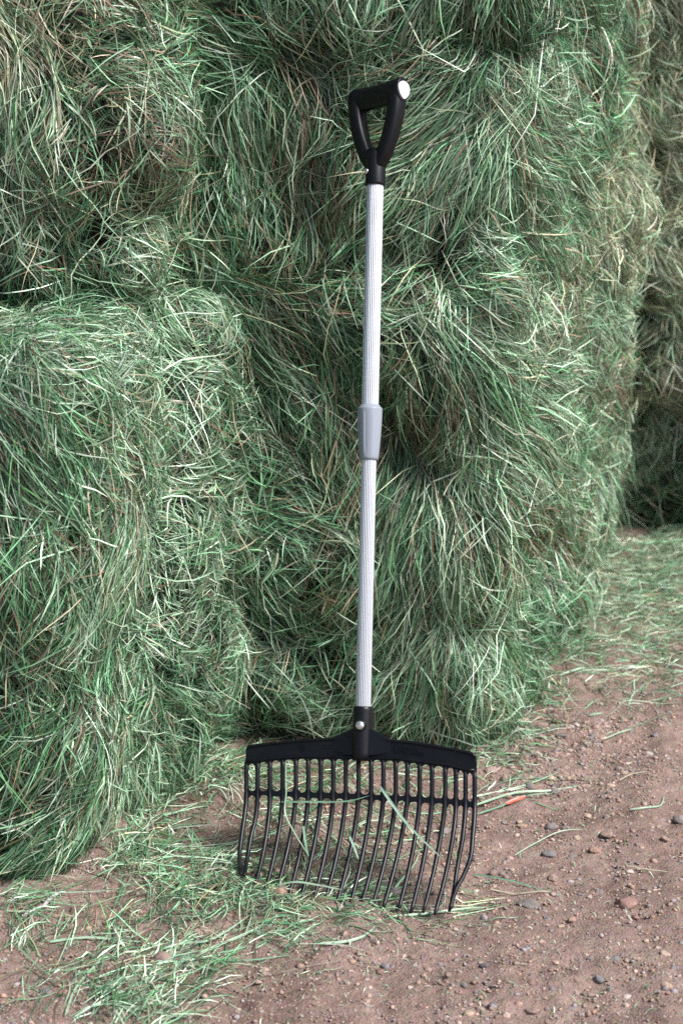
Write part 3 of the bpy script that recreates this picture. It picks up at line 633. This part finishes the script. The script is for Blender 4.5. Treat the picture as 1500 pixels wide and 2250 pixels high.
GV = np.stack([bx + PP[:, :1], by + PP[:, 1:2], base[..., 2] + (ground_z(PP[:, 0], PP[:, 1]) + sz * -.1 + .0006)[:, None]], 2).reshape(-1, 3)
GF = (F1[None] + (np.arange(n) * len(V1))[:, None, None]).reshape(-1, 3)
gc = np.repeat(SCOL[rng.integers(0, len(SCOL), n)] * rng.uniform(.75, 1.45, (n, 1)), len(V1), 0)
tag(mesh_obj('gravel', GV, GF, M_STONE, col=gc), 'fine mixed gravel lying on the dirt', 'gravel', kind='stuff')
CN = {'pink': (.36, .25, .23), 'brown': (.21, .145, .12), 'grey': (.17, .155, .155), 'slate': (.135, .135, .15), 'tan': (.38, .28, .21), 'orange': (.32, .19, .135), 'pale': (.45, .38, .35), 'black': (.07, .07, .08), 'red': (.22, .12, .10)}
def stone(px, py, wpx, hpx, colname, lab, group='stones lying on the dirt', angular=.5):
    p = ground_at(px, py + hpx * .3); dist = math.hypot(p[1], CAM_H)
    rx = wpx / FPX * dist * .5; rz = hpx / FPX * dist * .5 * .85
    seed = rng.uniform(0, 100)
    V = V2.copy(); nz = np.array([noise.noise(Vector(v * 1.2 + seed)) for v in V]); nz2 = np.array([noise.noise(Vector(v * 3 + seed)) for v in V])
    # knock flat facets off it
    for _ in range(int(6 + 8 * angular)):
        d = rng.normal(size=3); d /= np.linalg.norm(d); lim = rng.uniform(.62, .9); e = V @ d - lim; q = e > 0; V[q] -= np.outer(e[q], d) * .9
    V = V * (1 + .25 * nz + .05 * nz2)[:, None]
    V = V * np.array([rx, rx * rng.uniform(.75, 1.1), rz])
    a = rng.uniform(-.4, .4); V[:, :2] = V[:, :2] @ np.array([[math.cos(a), -math.sin(a)], [math.sin(a), math.cos(a)]])
    c = (.8 * np.array(CN[colname]) + .2 * np.array([.33, .235, .19]))[None] * (1 + .25 * nz)[:, None] * rng.uniform(.88, 1.12)
    o = mesh_obj('stone', V, F2, M_STONE, smooth=(angular < .5), col=c)
    o.location = (p[0], p[1], float(ground_z(p[:1], p[1:2])[0]) + rz * .22)
    tag(o, lab, 'stone', group)
for a in [
 (1078,1692,32,26,'pink','flat oval pink stone right of the upper corner of the fork head'),
 (1182,1590,42,30,'brown','large brown stone on the gravel near the bale corner'),
 (1153,1582,24,24,'tan','tan pebble touching the large brown stone'),
 (1375,1986,46,26,'red','dark reddish stone at the lower right of the dirt'),
 (1158,1981,52,18,'grey','broad flat grey stone sunk in dirt right of the tine tips'),
 (1214,1921,30,26,'brown','round brown stone above the broad flat grey one'),
 (1210,1812,34,22,'grey','angular grey stone on open dirt right of the fork'),
 (1106,1710,16,30,'brown','narrow brown stone standing between two pebbles beside the fork head'),
 (1113,1745,22,22,'orange','small orange pebble just above the red scrap'),
 (1219,1730,28,16,'grey','dark grey pebble at the tips of the pale strands'),
 (1163,1722,20,26,'grey','tall grey pebble between the strands right of the fork'),
 (1208,1702,24,20,'tan','tan pebble beside the grey ones above the strands'),
 (1425,1648,24,16,'pale','pale pebble alone near the right edge of the gravel'),
 (1437,1615,20,14,'slate','bluish pebble above the pale one at the right'),
 (1231,1620,28,12,'slate','flat slate chip in the middle of the gravel patch'),
 (1155,1652,24,12,'slate','dark slate chip left in the gravel patch'),
 (1181,1654,18,18,'pale','whitish pebble next to the dark slate chip'),
 (1342,1722,22,18,'tan','light tan pebble on the open dirt above the curled strand'),
 (1250,1680,30,18,'brown','brown lump of stone right of the gravel patch'),
 (1205,1870,36,18,'slate','dark flat stone at the centre of the right dirt'),
 (1253,1875,32,16,'grey','long grey stone right of the dark flat one'),
 (1305,1871,26,20,'orange','rusty pebble right of the long grey stone'),
 (1120,1880,20,20,'pink','pinkish pebble by a thin pale stem'),
 (1081,1905,20,24,'brown','brown pebble just right of the fork tips'),
 (1490,1800,30,26,'grey','grey stone cut by the right edge of the dirt'),
 (1330,1838,28,16,'brown','low brown stone below the curled strand'),
 (1295,1965,18,16,'pale','pale lilac pebble left of the dark reddish stone'),
 (1255,2022,20,14,'orange','orange pebble on the dirt below the broad flat stone'),
 (1200,2016,24,16,'slate','dark pebble left of the orange one below the flat stone'),
 (1064,2128,24,14,'black','black pebble in front of the right tines'),
 (845,2115,22,22,'slate','bluish angular pebble in front of the middle tines'),
 (965,2115,14,14,'slate','tiny bluish pebble left of the black one'),
 (985,2148,18,16,'brown','brown pebble below the tiny bluish one'),
 (878,2153,14,10,'orange','tiny orange pebble near the bottom centre'),
 (1314,2152,24,20,'slate','round slate pebble near the bottom right'),
 (1293,2178,26,16,'brown','brown pebble under the round slate one'),
 (1460,2092,26,18,'tan','tan stone near the right edge low down'),
 (1463,2172,28,22,'tan','rounded tan stone closest to the bottom right corner'),
 (1480,2128,20,12,'slate','dark chip between the two tan stones low right'),
 (1165,2212,30,20,'brown','brown stone at the bottom in the middle of bare dirt'),
 (1202,2242,20,18,'red','reddish pebble at the bottom edge'),
 (1378,2182,22,14,'pale','pale pebble low down left of the rounded tan stone'),
 (1350,2108,22,12,'slate','dark chip above the round slate pebble'),
 (355,2103,50,42,'brown','big blocky brown stone among the strands at the lower left'),
 (614,1960,34,38,'orange','rusty stone standing behind the left tines'),
 (500,1953,36,18,'pink','flat pink stone half under strewn grass left of the tines'),
 (560,1985,20,18,'pink','pink pebble at the tips of the left tines'),
 (932,2003,18,18,'grey','grey pebble between two right tines'),
 (948,1995,12,10,'pale','tiny pale pebble touching a tine tip'),
 (625,2072,20,12,'pink','pink pebble in front of the left tines'),
 (800,2208,30,12,'brown','flat brown stone at the bottom centre'),
 (790,2255,40,16,'brown','brown stone cut by the bottom edge'),
 (770,1600,10,8,'grey','tiny grey pebble behind the socket'),
 (868,1955,36,22,'grey','grey stone seen between the middle tines'),
 (860,1812,24,18,'brown','brown stone seen through the upper part of the tines'),
 (975,1822,26,20,'grey','grey stone seen between the right tines'),
 (100,2165,30,24,'slate','dark stone at the far lower left'),
 (140,2175,22,20,'red','reddish pebble beside the dark stone lower left'),
 (430,2040,22,22,'brown','brown pebble in the strewn grass lower left'),
 (485,2040,20,14,'pale','pale pebble where the broad strands cross'),
]:
    if a[5] == 'tiny grey pebble behind the socket': continue
    stone(*a, angular=rng.uniform(.2, .9))
REFS = [(1182,1590,'the large brown stone'),(1078,1692,'the flat oval pink stone'),(1375,1986,'the dark reddish stone'),(1158,1981,'the flat grey stone'),(1210,1812,'the angular grey stone'),
        (1231,1620,'the slate chip in the gravel'),(1342,1722,'the light tan pebble'),(1305,1871,'the rusty pebble'),(1490,1800,'the edge grey stone'),(1064,2128,'the black pebble'),(845,2115,'the bluish angular pebble'),
        (1314,2152,'the round slate pebble'),(1463,2172,'the rounded tan stone'),(1165,2212,'the lone brown stone'),(355,2103,'the big blocky brown stone'),(614,1960,'the rusty stone behind the left tines'),
        (868,1955,'the grey stone between the middle tines'),(975,1822,'the grey stone between the right tines'),(860,1812,'the brown stone behind the tines'),(1130,1770,'the red scrap'),(1425,1648,'the pale pebble')]
used_labels = set()
made = 0; tries = 0
while made < 170 and tries < 4000:
    tries += 1
    x, y = rng.uniform(200, 1500), rng.uniform(1540, 2245)
    if rng.random() < .3: x, y = rng.normal(1250, 110), rng.normal(1640, 50)
    if x < 1040 and (y < 1700 or (x < 560 and rng.random() < .7)): continue
    if x > 1150 and y < 1560: continue
    cn = str(rng.choice(['pink', 'brown', 'grey', 'slate', 'tan', 'red', 'pale'], p=[.2, .26, .2, .1, .14, .06, .04]))
    wp = rng.uniform(10, 21); ang_ = rng.uniform(.1, .9)
    size = 'small' if wp > 15 else 'tiny'; shp = 'angular' if ang_ > .55 else 'rounded'
    d2 = [math.hypot(x - r_[0], (y - r_[1]) * 1.5) for r_ in REFS]; k = int(np.argmin(d2)); rx_, ry_, rn_ = REFS[k]
    dx_, dy_ = x - rx_, y - ry_; dist_ = 'close ' if d2[k] < 60 else ''
    where = ('left of' if dx_ < 0 else 'right of') if abs(dx_) > abs(dy_) * 1.3 else ('behind' if dy_ < 0 else 'in front of')
    lab = f'{size} {shp} {cn} pebble {dist_}{where} {rn_}'
    if lab in used_labels or min(d2) < 22: continue
    used_labels.add(lab); made += 1
    stone(x, y, wp, wp * rng.uniform(.5, .85), cn, lab, 'pebbles scattered on the dirt', ang_)

# ------------------------------------------------------------------ the bedding fork
S = at(795, 1665, 3.1777); G = at(824, 400, 3.55)
u = (G - S) / np.linalg.norm(G - S)
ex = np.array([1., 0, 0]) - u[0] * u; ex /= np.linalg.norm(ex); fw = np.cross(ex, u); fw *= -1 if fw[1] > 0 else 1
def turned(psi): return math.cos(psi) * ex + math.sin(psi) * fw, math.cos(psi) * fw - math.sin(psi) * ex
Rh, Nh = turned(.36)                                   # the head is turned a little about the pole
fork = tag(empty('bedding_fork'), 'black wide tined bedding fork with silver telescopic pole leaning on the bales', 'fork')
def plane_ab(px, py, c):
    """where the line of sight meets the head's plane at height c above it, in the head's own (across, along)"""
    d = ray(px, py); o = EYE - S; t = (c - o @ Nh) / (d @ Nh); q = o + d * t; return q @ Rh, q @ u
def H(a, b, c): return S + a * Rh + b * u + c * Nh
def axis_b(py):                                        # how far along the pole that row is
    lo, hi = -.2, 1.6
    for _ in range(40):
        m = (lo + hi) / 2; x, y = in_view((S + m * u)[None]); lo, hi = (m, hi) if y[0] > py else (lo, m)
    return lo
OFF = 0.012                                            # the pole's axis stands a little proud of the head plane
def AX(b): return S + u * b
def lathe(name, prof, m, parent, seg=40, axis=u, o=None, smooth=True, flute=None, caps=True):
    """prof: list of (distance along, radius)"""
    o = S if o is None else o; e1 = ex if axis is u else np.cross(axis, [0.3, .9, .1]); e1 = e1 - (e1 @ axis) * axis; e1 /= np.linalg.norm(e1); e2 = np.cross(axis, e1)
    V = []; F = []
    for b, r in prof:
        for k in range(seg):
            a = 2 * math.pi * k / seg; rr = r
            if flute: rr = r - flute * (0.5 + .5 * math.cos(a * 26)) ** 3
            V.append(o + axis * b + e1 * rr * math.cos(a) + e2 * rr * math.sin(a))
    n = len(prof)
    for i in range(n - 1):
        for k in range(seg): F.append((i * seg + k, i * seg + (k + 1) % seg, (i + 1) * seg + (k + 1) % seg, (i + 1) * seg + k))
    if caps: F.append(tuple(range(seg))[::-1]); F.append(tuple(range((n - 1) * seg, n * seg)))
    ob = mesh_obj(name, V, F, m, parent)
    if smooth:
        for p in ob.data.polygons: p.use_smooth = len(p.vertices) == 4
    return ob
b = axis_b
lathe('pole', [(b(900), .0153), (b(400), .0153)], M_ALU, fork, seg=208, flute=.0012, caps=False)
fork.children[-1]['label'] = 'thicker upper tube of the silver pole'
lathe('pole', [(b(1580), .0135), (b(1000), .0135)], M_ALU, fork, seg=208, flute=.0011, caps=False)
fork.children[-1]['label'] = 'thinner lower tube of the silver pole'
# grey collar with a flange and lengthwise ribs
cb0, cb1 = b(1011), b(896)
col_prof = [(cb0, .0150), (cb0 + .001, .0163), (cb0 + .004, .0170)] + [(cb0 + (cb1 - cb0) * t, .0170 + .0052 * math.sin(t * 1.45) ** 1.0) for t in np.linspace(.08, .95, 12)] + [(cb1 - .003, .0222), (cb1, .0212), (cb1 + .0005, .0185), (cb1 + .004, .0180), (cb1 + .005, .0156)]
def ribbed_lathe(name, prof, m, parent, seg=144, ribs=8, depth=.0009):
    V = []; F = []; e2 = np.cross(u, ex)
    b0, b1 = prof[0][0], prof[-1][0]
    for bb, r in prof:
        t = (bb - b0) / (b1 - b0); amt = depth if .12 < t < .84 else 0
        for k in range(seg):
            a = 2 * math.pi * k / seg + .35; s_ = ((k * ribs / seg) % 1)
            rr = r + amt * (s_ - .5) * 1.6
            V.append(S + u * bb + ex * rr * math.cos(a) + e2 * rr * math.sin(a))
    for i in range(len(prof) - 1):
        for k in range(seg): F.append((i * seg + k, i * seg + (k + 1) % seg, (i + 1) * seg + (k + 1) % seg, (i + 1) * seg + k))
    ob = mesh_obj(name, V, F, m, parent)
    for p in ob.data.polygons: p.use_smooth = True
    return ob
ribbed_lathe('collar', col_prof, M_GREY, fork)
# socket of the head
so = lathe('socket', [(b(1672), .010), (b(1670), .0175), (b(1655), .0178), (b(1610), .0178), (b(1560), .0176), (b(1554), .0172), (b(1552), .0160), (b(1556), .0138)], M_BLACK, fork, seg=64)
def dome(name, centre, nrm, r, h, m, parent):
    return lathe(name, [(0, r), (h * .3, r * .96), (h * .6, r * .8), (h * .85, r * .5), (h, r * .12)], m, parent, seg=28, axis=nrm / np.linalg.norm(nrm), o=centre)
vd = -fw * 0
def surface_point(px, py, r):                          # on the pole-like cylinder of radius r
    d = ray(px, py); o = EYE - S; dp = d - (d @ u) * u; op = o - (o @ u) * u
    A, B, Cc = dp @ dp, dp @ op, op @ op - r * r; disc = B * B - A * Cc
    t = (-B - math.sqrt(max(0, disc))) / A; q = EYE + d * t; nn_ = q - S; nn_ = nn_ - (nn_ @ u) * u; return q, nn_ / np.linalg.norm(nn_)
q, nn_ = surface_point(791, 1594, .0178)
boss = lathe('rivet_seat', [(-.003, .0105), (.0012, .0102), (.0016, .0095)], M_BLACK, so, seg=28, axis=nn_, o=q)
dome('rivet', q + nn_ * .0015, nn_, .0080, .0052, M_STEEL, so)

# head plate, crossbar, tines, in the head's own frame
def slab(name, outline, c0, c1, m, parent, curve=lambda a: 0.0, bev=.0012):
    """outline: closed list of (a, b); extruded between c0 and c1, with a small edge bevel"""
    import bmesh
    bm = bmesh.new()
    vs = [bm.verts.new(H(a, b_, c0 + curve(a))) for a, b_ in outline]; f = bm.faces.new(vs)
    ex_ = bmesh.ops.extrude_face_region(bm, geom=[f]); mv = [v for v in ex_['geom'] if isinstance(v, bmesh.types.BMVert)]
    for v in mv: v.co += Vector(Nh * (c1 - c0))
    bmesh.ops.recalc_face_normals(bm, faces=bm.faces)
    if bev:
        ed = [e for e in bm.edges if abs((e.verts[0].co - e.verts[1].co).normalized().dot(Vector(Nh))) < .6]
        bmesh.ops.bevel(bm, geom=ed, offset=bev, segments=2, affect='EDGES', clamp_overlap=True)
    bmesh.ops.triangulate(bm, faces=[f for f in bm.faces if len(f.verts) > 4])
    me = bpy.data.meshes.new(name); bm.to_mesh(me); bm.free(); me.materials.append(m)
    o = bpy.data.objects.new(name, me); COL.objects.link(o); o.parent = parent; return o
TOPX = [541.5,566,593,621,650,677,704.5,732,759.5,787.5,815,842,869,894.5,921.5,948.6,977.5,1001,1022,1042]
TIPX = [530,538,558,579,602.5,631.5,658.5,685.6,710.8,737.8,766.8,792,817,840,875,902,929,954,987,985]
TIPY = [1922,1924,1955,1970,1972,1979,1981,1987,1989,1990,1995,1993,1993,1999,2000,2006,2005,2010,2001,2003]
gapx = [(TOPX[i] + TOPX[i + 1]) / 2 for i in range(19)]
slot_top = np.interp(gapx, [554,581,609,637,665,720,780,858,880,905,935,960,990,1012,1033], [1678,1674,1671,1669,1667,1668,1668,1671,1672,1676,1680,1683,1687,1693,1698])
slot_bot = np.interp(gapx, [554,609,665,720,774,830,855,882,908,937,964,990,1012,1031], [1738,1738,1741,1742,1744,1747,1748,1749,1750,1752,1754,1756,1758,1761])
cb_low = np.interp(gapx, [554,581,609,665,720,828,856,882,910,936,962,990,1012,1032], [1748,1747,1749,1752,1754,1758,1758.5,1759.5,1762,1764,1765,1767.6,1770,1773])
top_edge = [(541,1662),(541,1646),(545,1640),(552,1637),(600,1631),(650,1626.5),(700,1623),(738,1621),(752,1619),(762,1615),(772,1612),(795,1611),(822,1613),(834,1616),(846,1622),(858,1625),(900,1628.5),(950,1636),(1000,1645),(1030,1651),(1040,1655),(1045,1662),(1046,1676)]
A_ = lambda px, py, c=.0: plane_ab(px, py, c)
ends = lambda a: .10 * max(0, abs(a) - .12) ** 2 * 8      # the plate bows forward at its ends
outl = [A_(*p) for p in top_edge]
low = []
for i in reversed(range(19)):
    x0, x1 = TOPX[i] + 4.5, TOPX[i + 1] - 4.5; yt = slot_top[i]
    low += [(x1, yt + 12), (x1, yt + 5), (x1 - 4, yt + .8), ((x0 + x1) / 2, yt), (x0 + 4, yt + .8), (x0, yt + 5), (x0, yt + 12)]
lo_pts = [(1046.5, slot_top[18] + 12)] + low + [(537, slot_top[0] + 12)]
plate = slab('head_plate', outl + [A_(*p) for p in lo_pts], -.0035, .0035, M_BLACK, fork)
# raised rim along the top and a lip above the slots
def tube(name, pts, r, m, parent, seg=10, flat=None):
    """tube through 3D points with per-point radii; flat = (direction, factor) thins it along a direction"""
    pts = np.array(pts, float); r = np.broadcast_to(r, (len(pts),)); T = np.gradient(pts, axis=0); T /= np.linalg.norm(T, axis=1, keepdims=True)
    V = []; F = []
    for p, t, rr in zip(pts, T, r):
        e1 = np.cross(t, Nh); e1 /= np.linalg.norm(e1); e2 = np.cross(t, e1)
        for k in range(seg):
            a = 2 * math.pi * k / seg; f2 = flat if flat else 1.0
            V.append(p + e1 * rr * math.cos(a) + e2 * rr * f2 * math.sin(a))
    n_ = len(pts)
    for i in range(n_ - 1):
        for k in range(seg): F.append((i * seg + k, i * seg + (k + 1) % seg, (i + 1) * seg + (k + 1) % seg, (i + 1) * seg + k))
    F.append(tuple(range(seg))[::-1]); F.append(tuple(range((n_ - 1) * seg, n_ * seg)))
    ob = mesh_obj(name, V, F, m, parent)
    for p in ob.data.polygons: p.use_smooth = len(p.vertices) == 4
    return ob
rimL = [H(*A_(x, y + 2.2), .0035) for x, y in top_edge[2:11]]; rimR = [H(*A_(x, y + 2.2), .0035) for x, y in top_edge[12:22]]
tube('rim', rimL, .0027, M_BLACK, plate); tube('rim', rimR, .0027, M_BLACK, plate)
lipy = lambda x: float(np.interp(x, gapx, slot_top)) - 5.5
tube('lip', [H(*A_(x, lipy(x)), .003) for x in np.linspace(545, 1043, 40)], .0028, M_BLACK, plate)
# webs beside the socket
for sx in (-1, 1):
    a0 = .014 * sx
    V = [H(a0, .050, .009), H(a0, .004, .011), H(a0 + sx * .040, .034, .004), H(a0 + sx * .040, .012, .004), H(a0, .052, .002), H(a0, .004, .002)]
    F = [(0, 1, 3, 2), (0, 2, 4), (1, 5, 3)] if sx > 0 else [(0, 2, 3, 1), (0, 4, 2), (1, 3, 5)]
    mesh_obj('web', V, F + [(4, 5, 1, 0), (2, 3, 5, 4)], M_BLACK, plate)
# crossbar with rounded bays between the tines
up_, dn_ = [], []
for i in range(19):
    x0, x1 = TOPX[i] + 4.5, TOPX[i + 1] - 4.5; xm = (x0 + x1) / 2; ys, yl = slot_bot[i], cb_low[i]
    up_ += [(x0, ys - 7), (x0 + 1.3, ys - 2.5), (x0 + 4.5, ys - .2), (xm, ys), (x1 - 4.5, ys - .2), (x1 - 1.3, ys - 2.5), (x1, ys - 7)]
    dn_ += [(x0, yl + 7), (x0 + 1.3, yl + 2.5), (x0 + 4.5, yl + .2), (xm, yl), (x1 - 4.5, yl + .2), (x1 - 1.3, yl + 2.5), (x1, yl + 7)]
full = [(538, 1737)] + up_ + [(1046, 1755), (1046, 1778)] + dn_[::-1] + [(538, 1752)]
slab('crossbar', [A_(*p) for p in full], -.0031, .0031, M_BLACK, fork, bev=.0009)
C_TIP = .084
SPECIAL = {0: [(541.5,1757),(537,1795),(531,1836),(526.5,1875),(527,1905),(530,1922)], 1: [(566,1757),(561,1800),(552,1836),(545,1875),(540,1905),(537,1924)],
           17: [(1001,1765),(999,1800),(994,1840),(983,1900),(970,1955),(954,2010)], 18: [(1022,1766),(1020,1800),(1015,1845),(1004,1905),(997,1955),(989,1997)],
           19: [(1042,1768),(1041,1800),(1037.5,1840),(1033,1884),(1017,1925),(1000,1957),(986,2003)]}
for i in range(20):
    xt = TOPX[i]; st = (slot_top[min(i, 18)] + slot_top[max(i - 1, 0)]) / 2; cy = 1748 + (i - 9.5) * 1.15 + 1
    pts = []; rad = []
    for t in np.linspace(0, 1, 5): pts.append(H(*A_(xt, st - 4 + (cy - st + 4) * t, 0), 0)); rad.append(.0043)
    a0, b0 = A_(xt, cy, 0); a1, b1 = A_(TIPX[i], TIPY[i], C_TIP)
    sp = SPECIAL.get(i)
    for t in np.linspace(.06, 1, 16):
        c = C_TIP * t ** 1.7
        if sp:
            s_ = t * (len(sp) - 1); k = min(int(s_), len(sp) - 2); f_ = s_ - k
            P4 = [np.array(sp[max(k - 1, 0)]), np.array(sp[k]), np.array(sp[k + 1]), np.array(sp[min(k + 2, len(sp) - 1)])]
            pp = .5 * (2 * P4[1] + (P4[2] - P4[0]) * f_ + (2 * P4[0] - 5 * P4[1] + 4 * P4[2] - P4[3]) * f_ ** 2 + (3 * P4[1] - P4[0] - 3 * P4[2] + P4[3]) * f_ ** 3)
            c = c + (.012 * math.sin(math.pi * t) if i in (0, 19) else .004 * math.sin(math.pi * t))
            a_, b_ = A_(pp[0], pp[1], c)
        else:
            a_, b_ = a0 + (a1 - a0) * t, b0 + (b1 - b0) * t
        pts.append(H(a_, b_, c)); rad.append(.0046 - .0010 * t if t < .98 else .0026)
    tube('tine', pts, rad, M_TINE, fork, seg=10, flat=1.0)

# raised lettering on the plate
def text_on(body, px, py, size_px, dirpx, parent, name='lettering', ext=.00035, c=.0036):
    cu = bpy.data.curves.new(name, 'FONT'); cu.body = body; cu.align_x = 'CENTER'; cu.align_y = 'CENTER'
    cu.size = 1; cu.extrude = 0.02; cu.offset = .012
    o = bpy.data.objects.new(name, cu); COL.objects.link(o); dg = bpy.context.evaluated_depsgraph_get()
    me = bpy.data.meshes.new_from_object(o.evaluated_get(dg)); COL.objects.unlink(o); bpy.data.objects.remove(o)
    a0, b0 = plane_ab(px, py, c); a1, b1 = plane_ab(px + dirpx[0], py + dirpx[1], c)
    d = np.array([a1 - a0, b1 - b0]); k = np.linalg.norm(d) / math.hypot(*dirpx); d /= np.linalg.norm(d); e = np.array([-d[1], d[0]]); s_ = size_px * k
    for v in me.vertices:
        x, y, z = v.co; ab = np.array([a0, b0]) + d * x * s_ + e * y * s_; v.co = Vector(H(ab[0], ab[1], c + (z + .02) * .05))
    me.materials.append(M_BLACK); ob = bpy.data.objects.new(name, me); COL.objects.link(ob); ob.parent = parent; return ob
text_on('VFORK', 898, 1650, 21, (60, 6.5), plate)
text_on('V', 665, 1643, 20, (60, -3), plate)
for yy in (1638, 1644.5):
    tube('raised_line', [H(*A_(x, yy - (x - 712) * .03), .0037) for x in np.linspace(711, 738, 4)], .0006, M_BLACK, plate, seg=6)

# D-shaped grip, turned about the pole
Rg, Ng = turned(.74)
gS = AX(b(345)); lathe('grip_socket', [(b(409), .0160), (b(408), .0180), (b(404), .0184), (b(345), .0182), (b(330), .0165)], M_BLACK, fork, seg=64)
gsock = fork.children[-1]
q, nn_ = surface_point(805, 376, .0183)
dome('screw', q - nn_ * .001, nn_, .0050, .0045, M_STEEL, gsock)
gb = b(345)
bt = b(203) - gb - .007                                        # height of the bar above the socket
def GP(a, h, c=0.0): return AX(gb) + Rg * a + u * h + Ng * c
grip = tag(empty('grip')); grip.parent = fork
def swept(name, path, m, parent, seg=24):
    """path: list of (a, h, half thickness across, half depth)"""
    P_ = np.array([[p[0], p[1]] for p in path]); T = np.gradient(P_, axis=0); T /= np.linalg.norm(T, axis=1, keepdims=True)
    V = []; F = []
    for (a, h, w1, w2), t in zip(path, T):
        e = np.array([t[1], -t[0]])
        for k in range(seg):
            th_ = 2 * math.pi * k / seg; cx, sx = math.cos(th_), math.sin(th_)
            cx = math.copysign(abs(cx) ** .7, cx); sx = math.copysign(abs(sx) ** .7, sx)
            V.append(GP(a + e[0] * w1 * cx, h + e[1] * w1 * cx, w2 * sx))
    n_ = len(path)
    for i in range(n_ - 1):
        for k in range(seg): F.append((i * seg + k, i * seg + (k + 1) % seg, (i + 1) * seg + (k + 1) % seg, (i + 1) * seg + k))
    F.append(tuple(range(seg))[::-1]); F.append(tuple(range((n_ - 1) * seg, n_ * seg)))
    ob = mesh_obj(name, V, F, m, parent)
    for p in ob.data.polygons: p.use_smooth = len(p.vertices) == 4
    return ob
HW = .0625
for sg_ in (-1, 1):
    path = []
    for t in np.linspace(0, 1, 16):
        a = sg_ * (.006 + (HW - .0205) * (math.sin(t * math.pi / 2) ** .85)); h = -.020 + (bt + .016) * t
        path.append((a, h, .0098 + .0045 * min(1, t * 5), .0125 + .0045 * t))
    swept('grip_arm', path, M_BLACK, grip)
# the hand bar
V = []; F = []; seg = 32
prof = [(-HW, .010), (-HW + .003, .0145), (-HW + .010, .0165)] + [(x, .0165 - .0012 * math.cos(x / HW * 1.5)) for x in np.linspace(-HW + .02, HW - .02, 8)] + [(HW - .010, .0165), (HW - .002, .0160), (HW, .0148)]
for a, r_ in prof:
    for k in range(seg):
        th_ = 2 * math.pi * k / seg; V.append(GP(a, bt + r_ * 1.46 * math.sin(th_) - .002 * (1 - abs(a) / HW), r_ * math.cos(th_)))
for i in range(len(prof) - 1):
    for k in range(seg): F.append((i * seg + k, i * seg + (k + 1) % seg, (i + 1) * seg + (k + 1) % seg, (i + 1) * seg + k))
F.append(tuple(range(seg))[::-1]); F.append(tuple(range((len(prof) - 1) * seg, len(prof) * seg)))
ob = mesh_obj('grip_bar', V, F, M_BLACK, grip)
for p in ob.data.polygons: p.use_smooth = len(p.vertices) == 4
# teardrop end cap
V = []; F = []
for off, k_ in ((-.001, 1.0), (.0018, 1.0), (.0030, .86)):
    for k in range(36):
        th_ = 2 * math.pi * k / 36; sx, cx = math.sin(th_), math.cos(th_)
        hh_ = (.0135 if sx > 0 else .0190) * sx; ww = .0148 * cx * (1 - .28 * max(0, -sx) ** 2)
        V.append(GP(HW + .0008 + off, bt + .001 + hh_ * k_, ww * k_))
for i in range(2):
    for k in range(36): F.append((i * 36 + k, i * 36 + (k + 1) % 36, (i + 1) * 36 + (k + 1) % 36, (i + 1) * 36 + k))
F.append(tuple(range(72, 108)))
mesh_obj('end_cap', V, F, M_WHITE, grip)

# ------------------------------------------------------------------ strands caught on the fork
def off_head(px, py, c): return H(*plane_ab(px, py, c), c)
GF_ = 'grass strands caught on the fork'
tag(strand([off_head(835,1728,.008), off_head(862,1768,.010), off_head(890,1806,.018), off_head(930,1848,.042), off_head(975,1890,.065)], .0048, (.22,.34,.25), tw=.9, name='grass_strand'), 'broad pale blade lying slantwise over the right tines', 'grass strand', GF_)
tag(strand([off_head(628,1672,.006), off_head(629,1740,.007), off_head(627,1788,.012), off_head(652,1838,.030), off_head(678,1880,.055)], .0026, PG, tw=.5, name='grass_strand'), 'thin pale blade hanging straight then bending over the left tines', 'grass strand', GF_)
tag(strand([off_head(618,1762,.007), off_head(680,1762,.009), off_head(760,1761,.009), off_head(812,1748,.009)], .0035, GG, tw=.4, name='grass_strand'), 'green blade lying level just under the crossbar', 'grass strand', GF_)
tag(strand([off_head(768,1838,.030), off_head(778,1862,.040), off_head(787,1888,.052)], .0042, (.26,.38,.29), tw=.6, name='grass_strand'), 'short pale leaf tip resting on the middle tines', 'grass strand', GF_)
tag(strand([off_head(667,1815,.020), off_head(671,1850,.032), off_head(677,1882,.050)], .004, GG, tw=.2, name='grass_strand'), 'short green blade beside the thin hanging one on the left tines', 'grass strand', GF_)
tag(strand([off_head(612,1945,.088), off_head(650,1938,.088), off_head(700,1945,.086), off_head(752,1955,.086)], .0035, PG, tw=.2, name='grass_strand'), 'long blade lying across the lower ends of the left tines', 'grass strand', GF_)
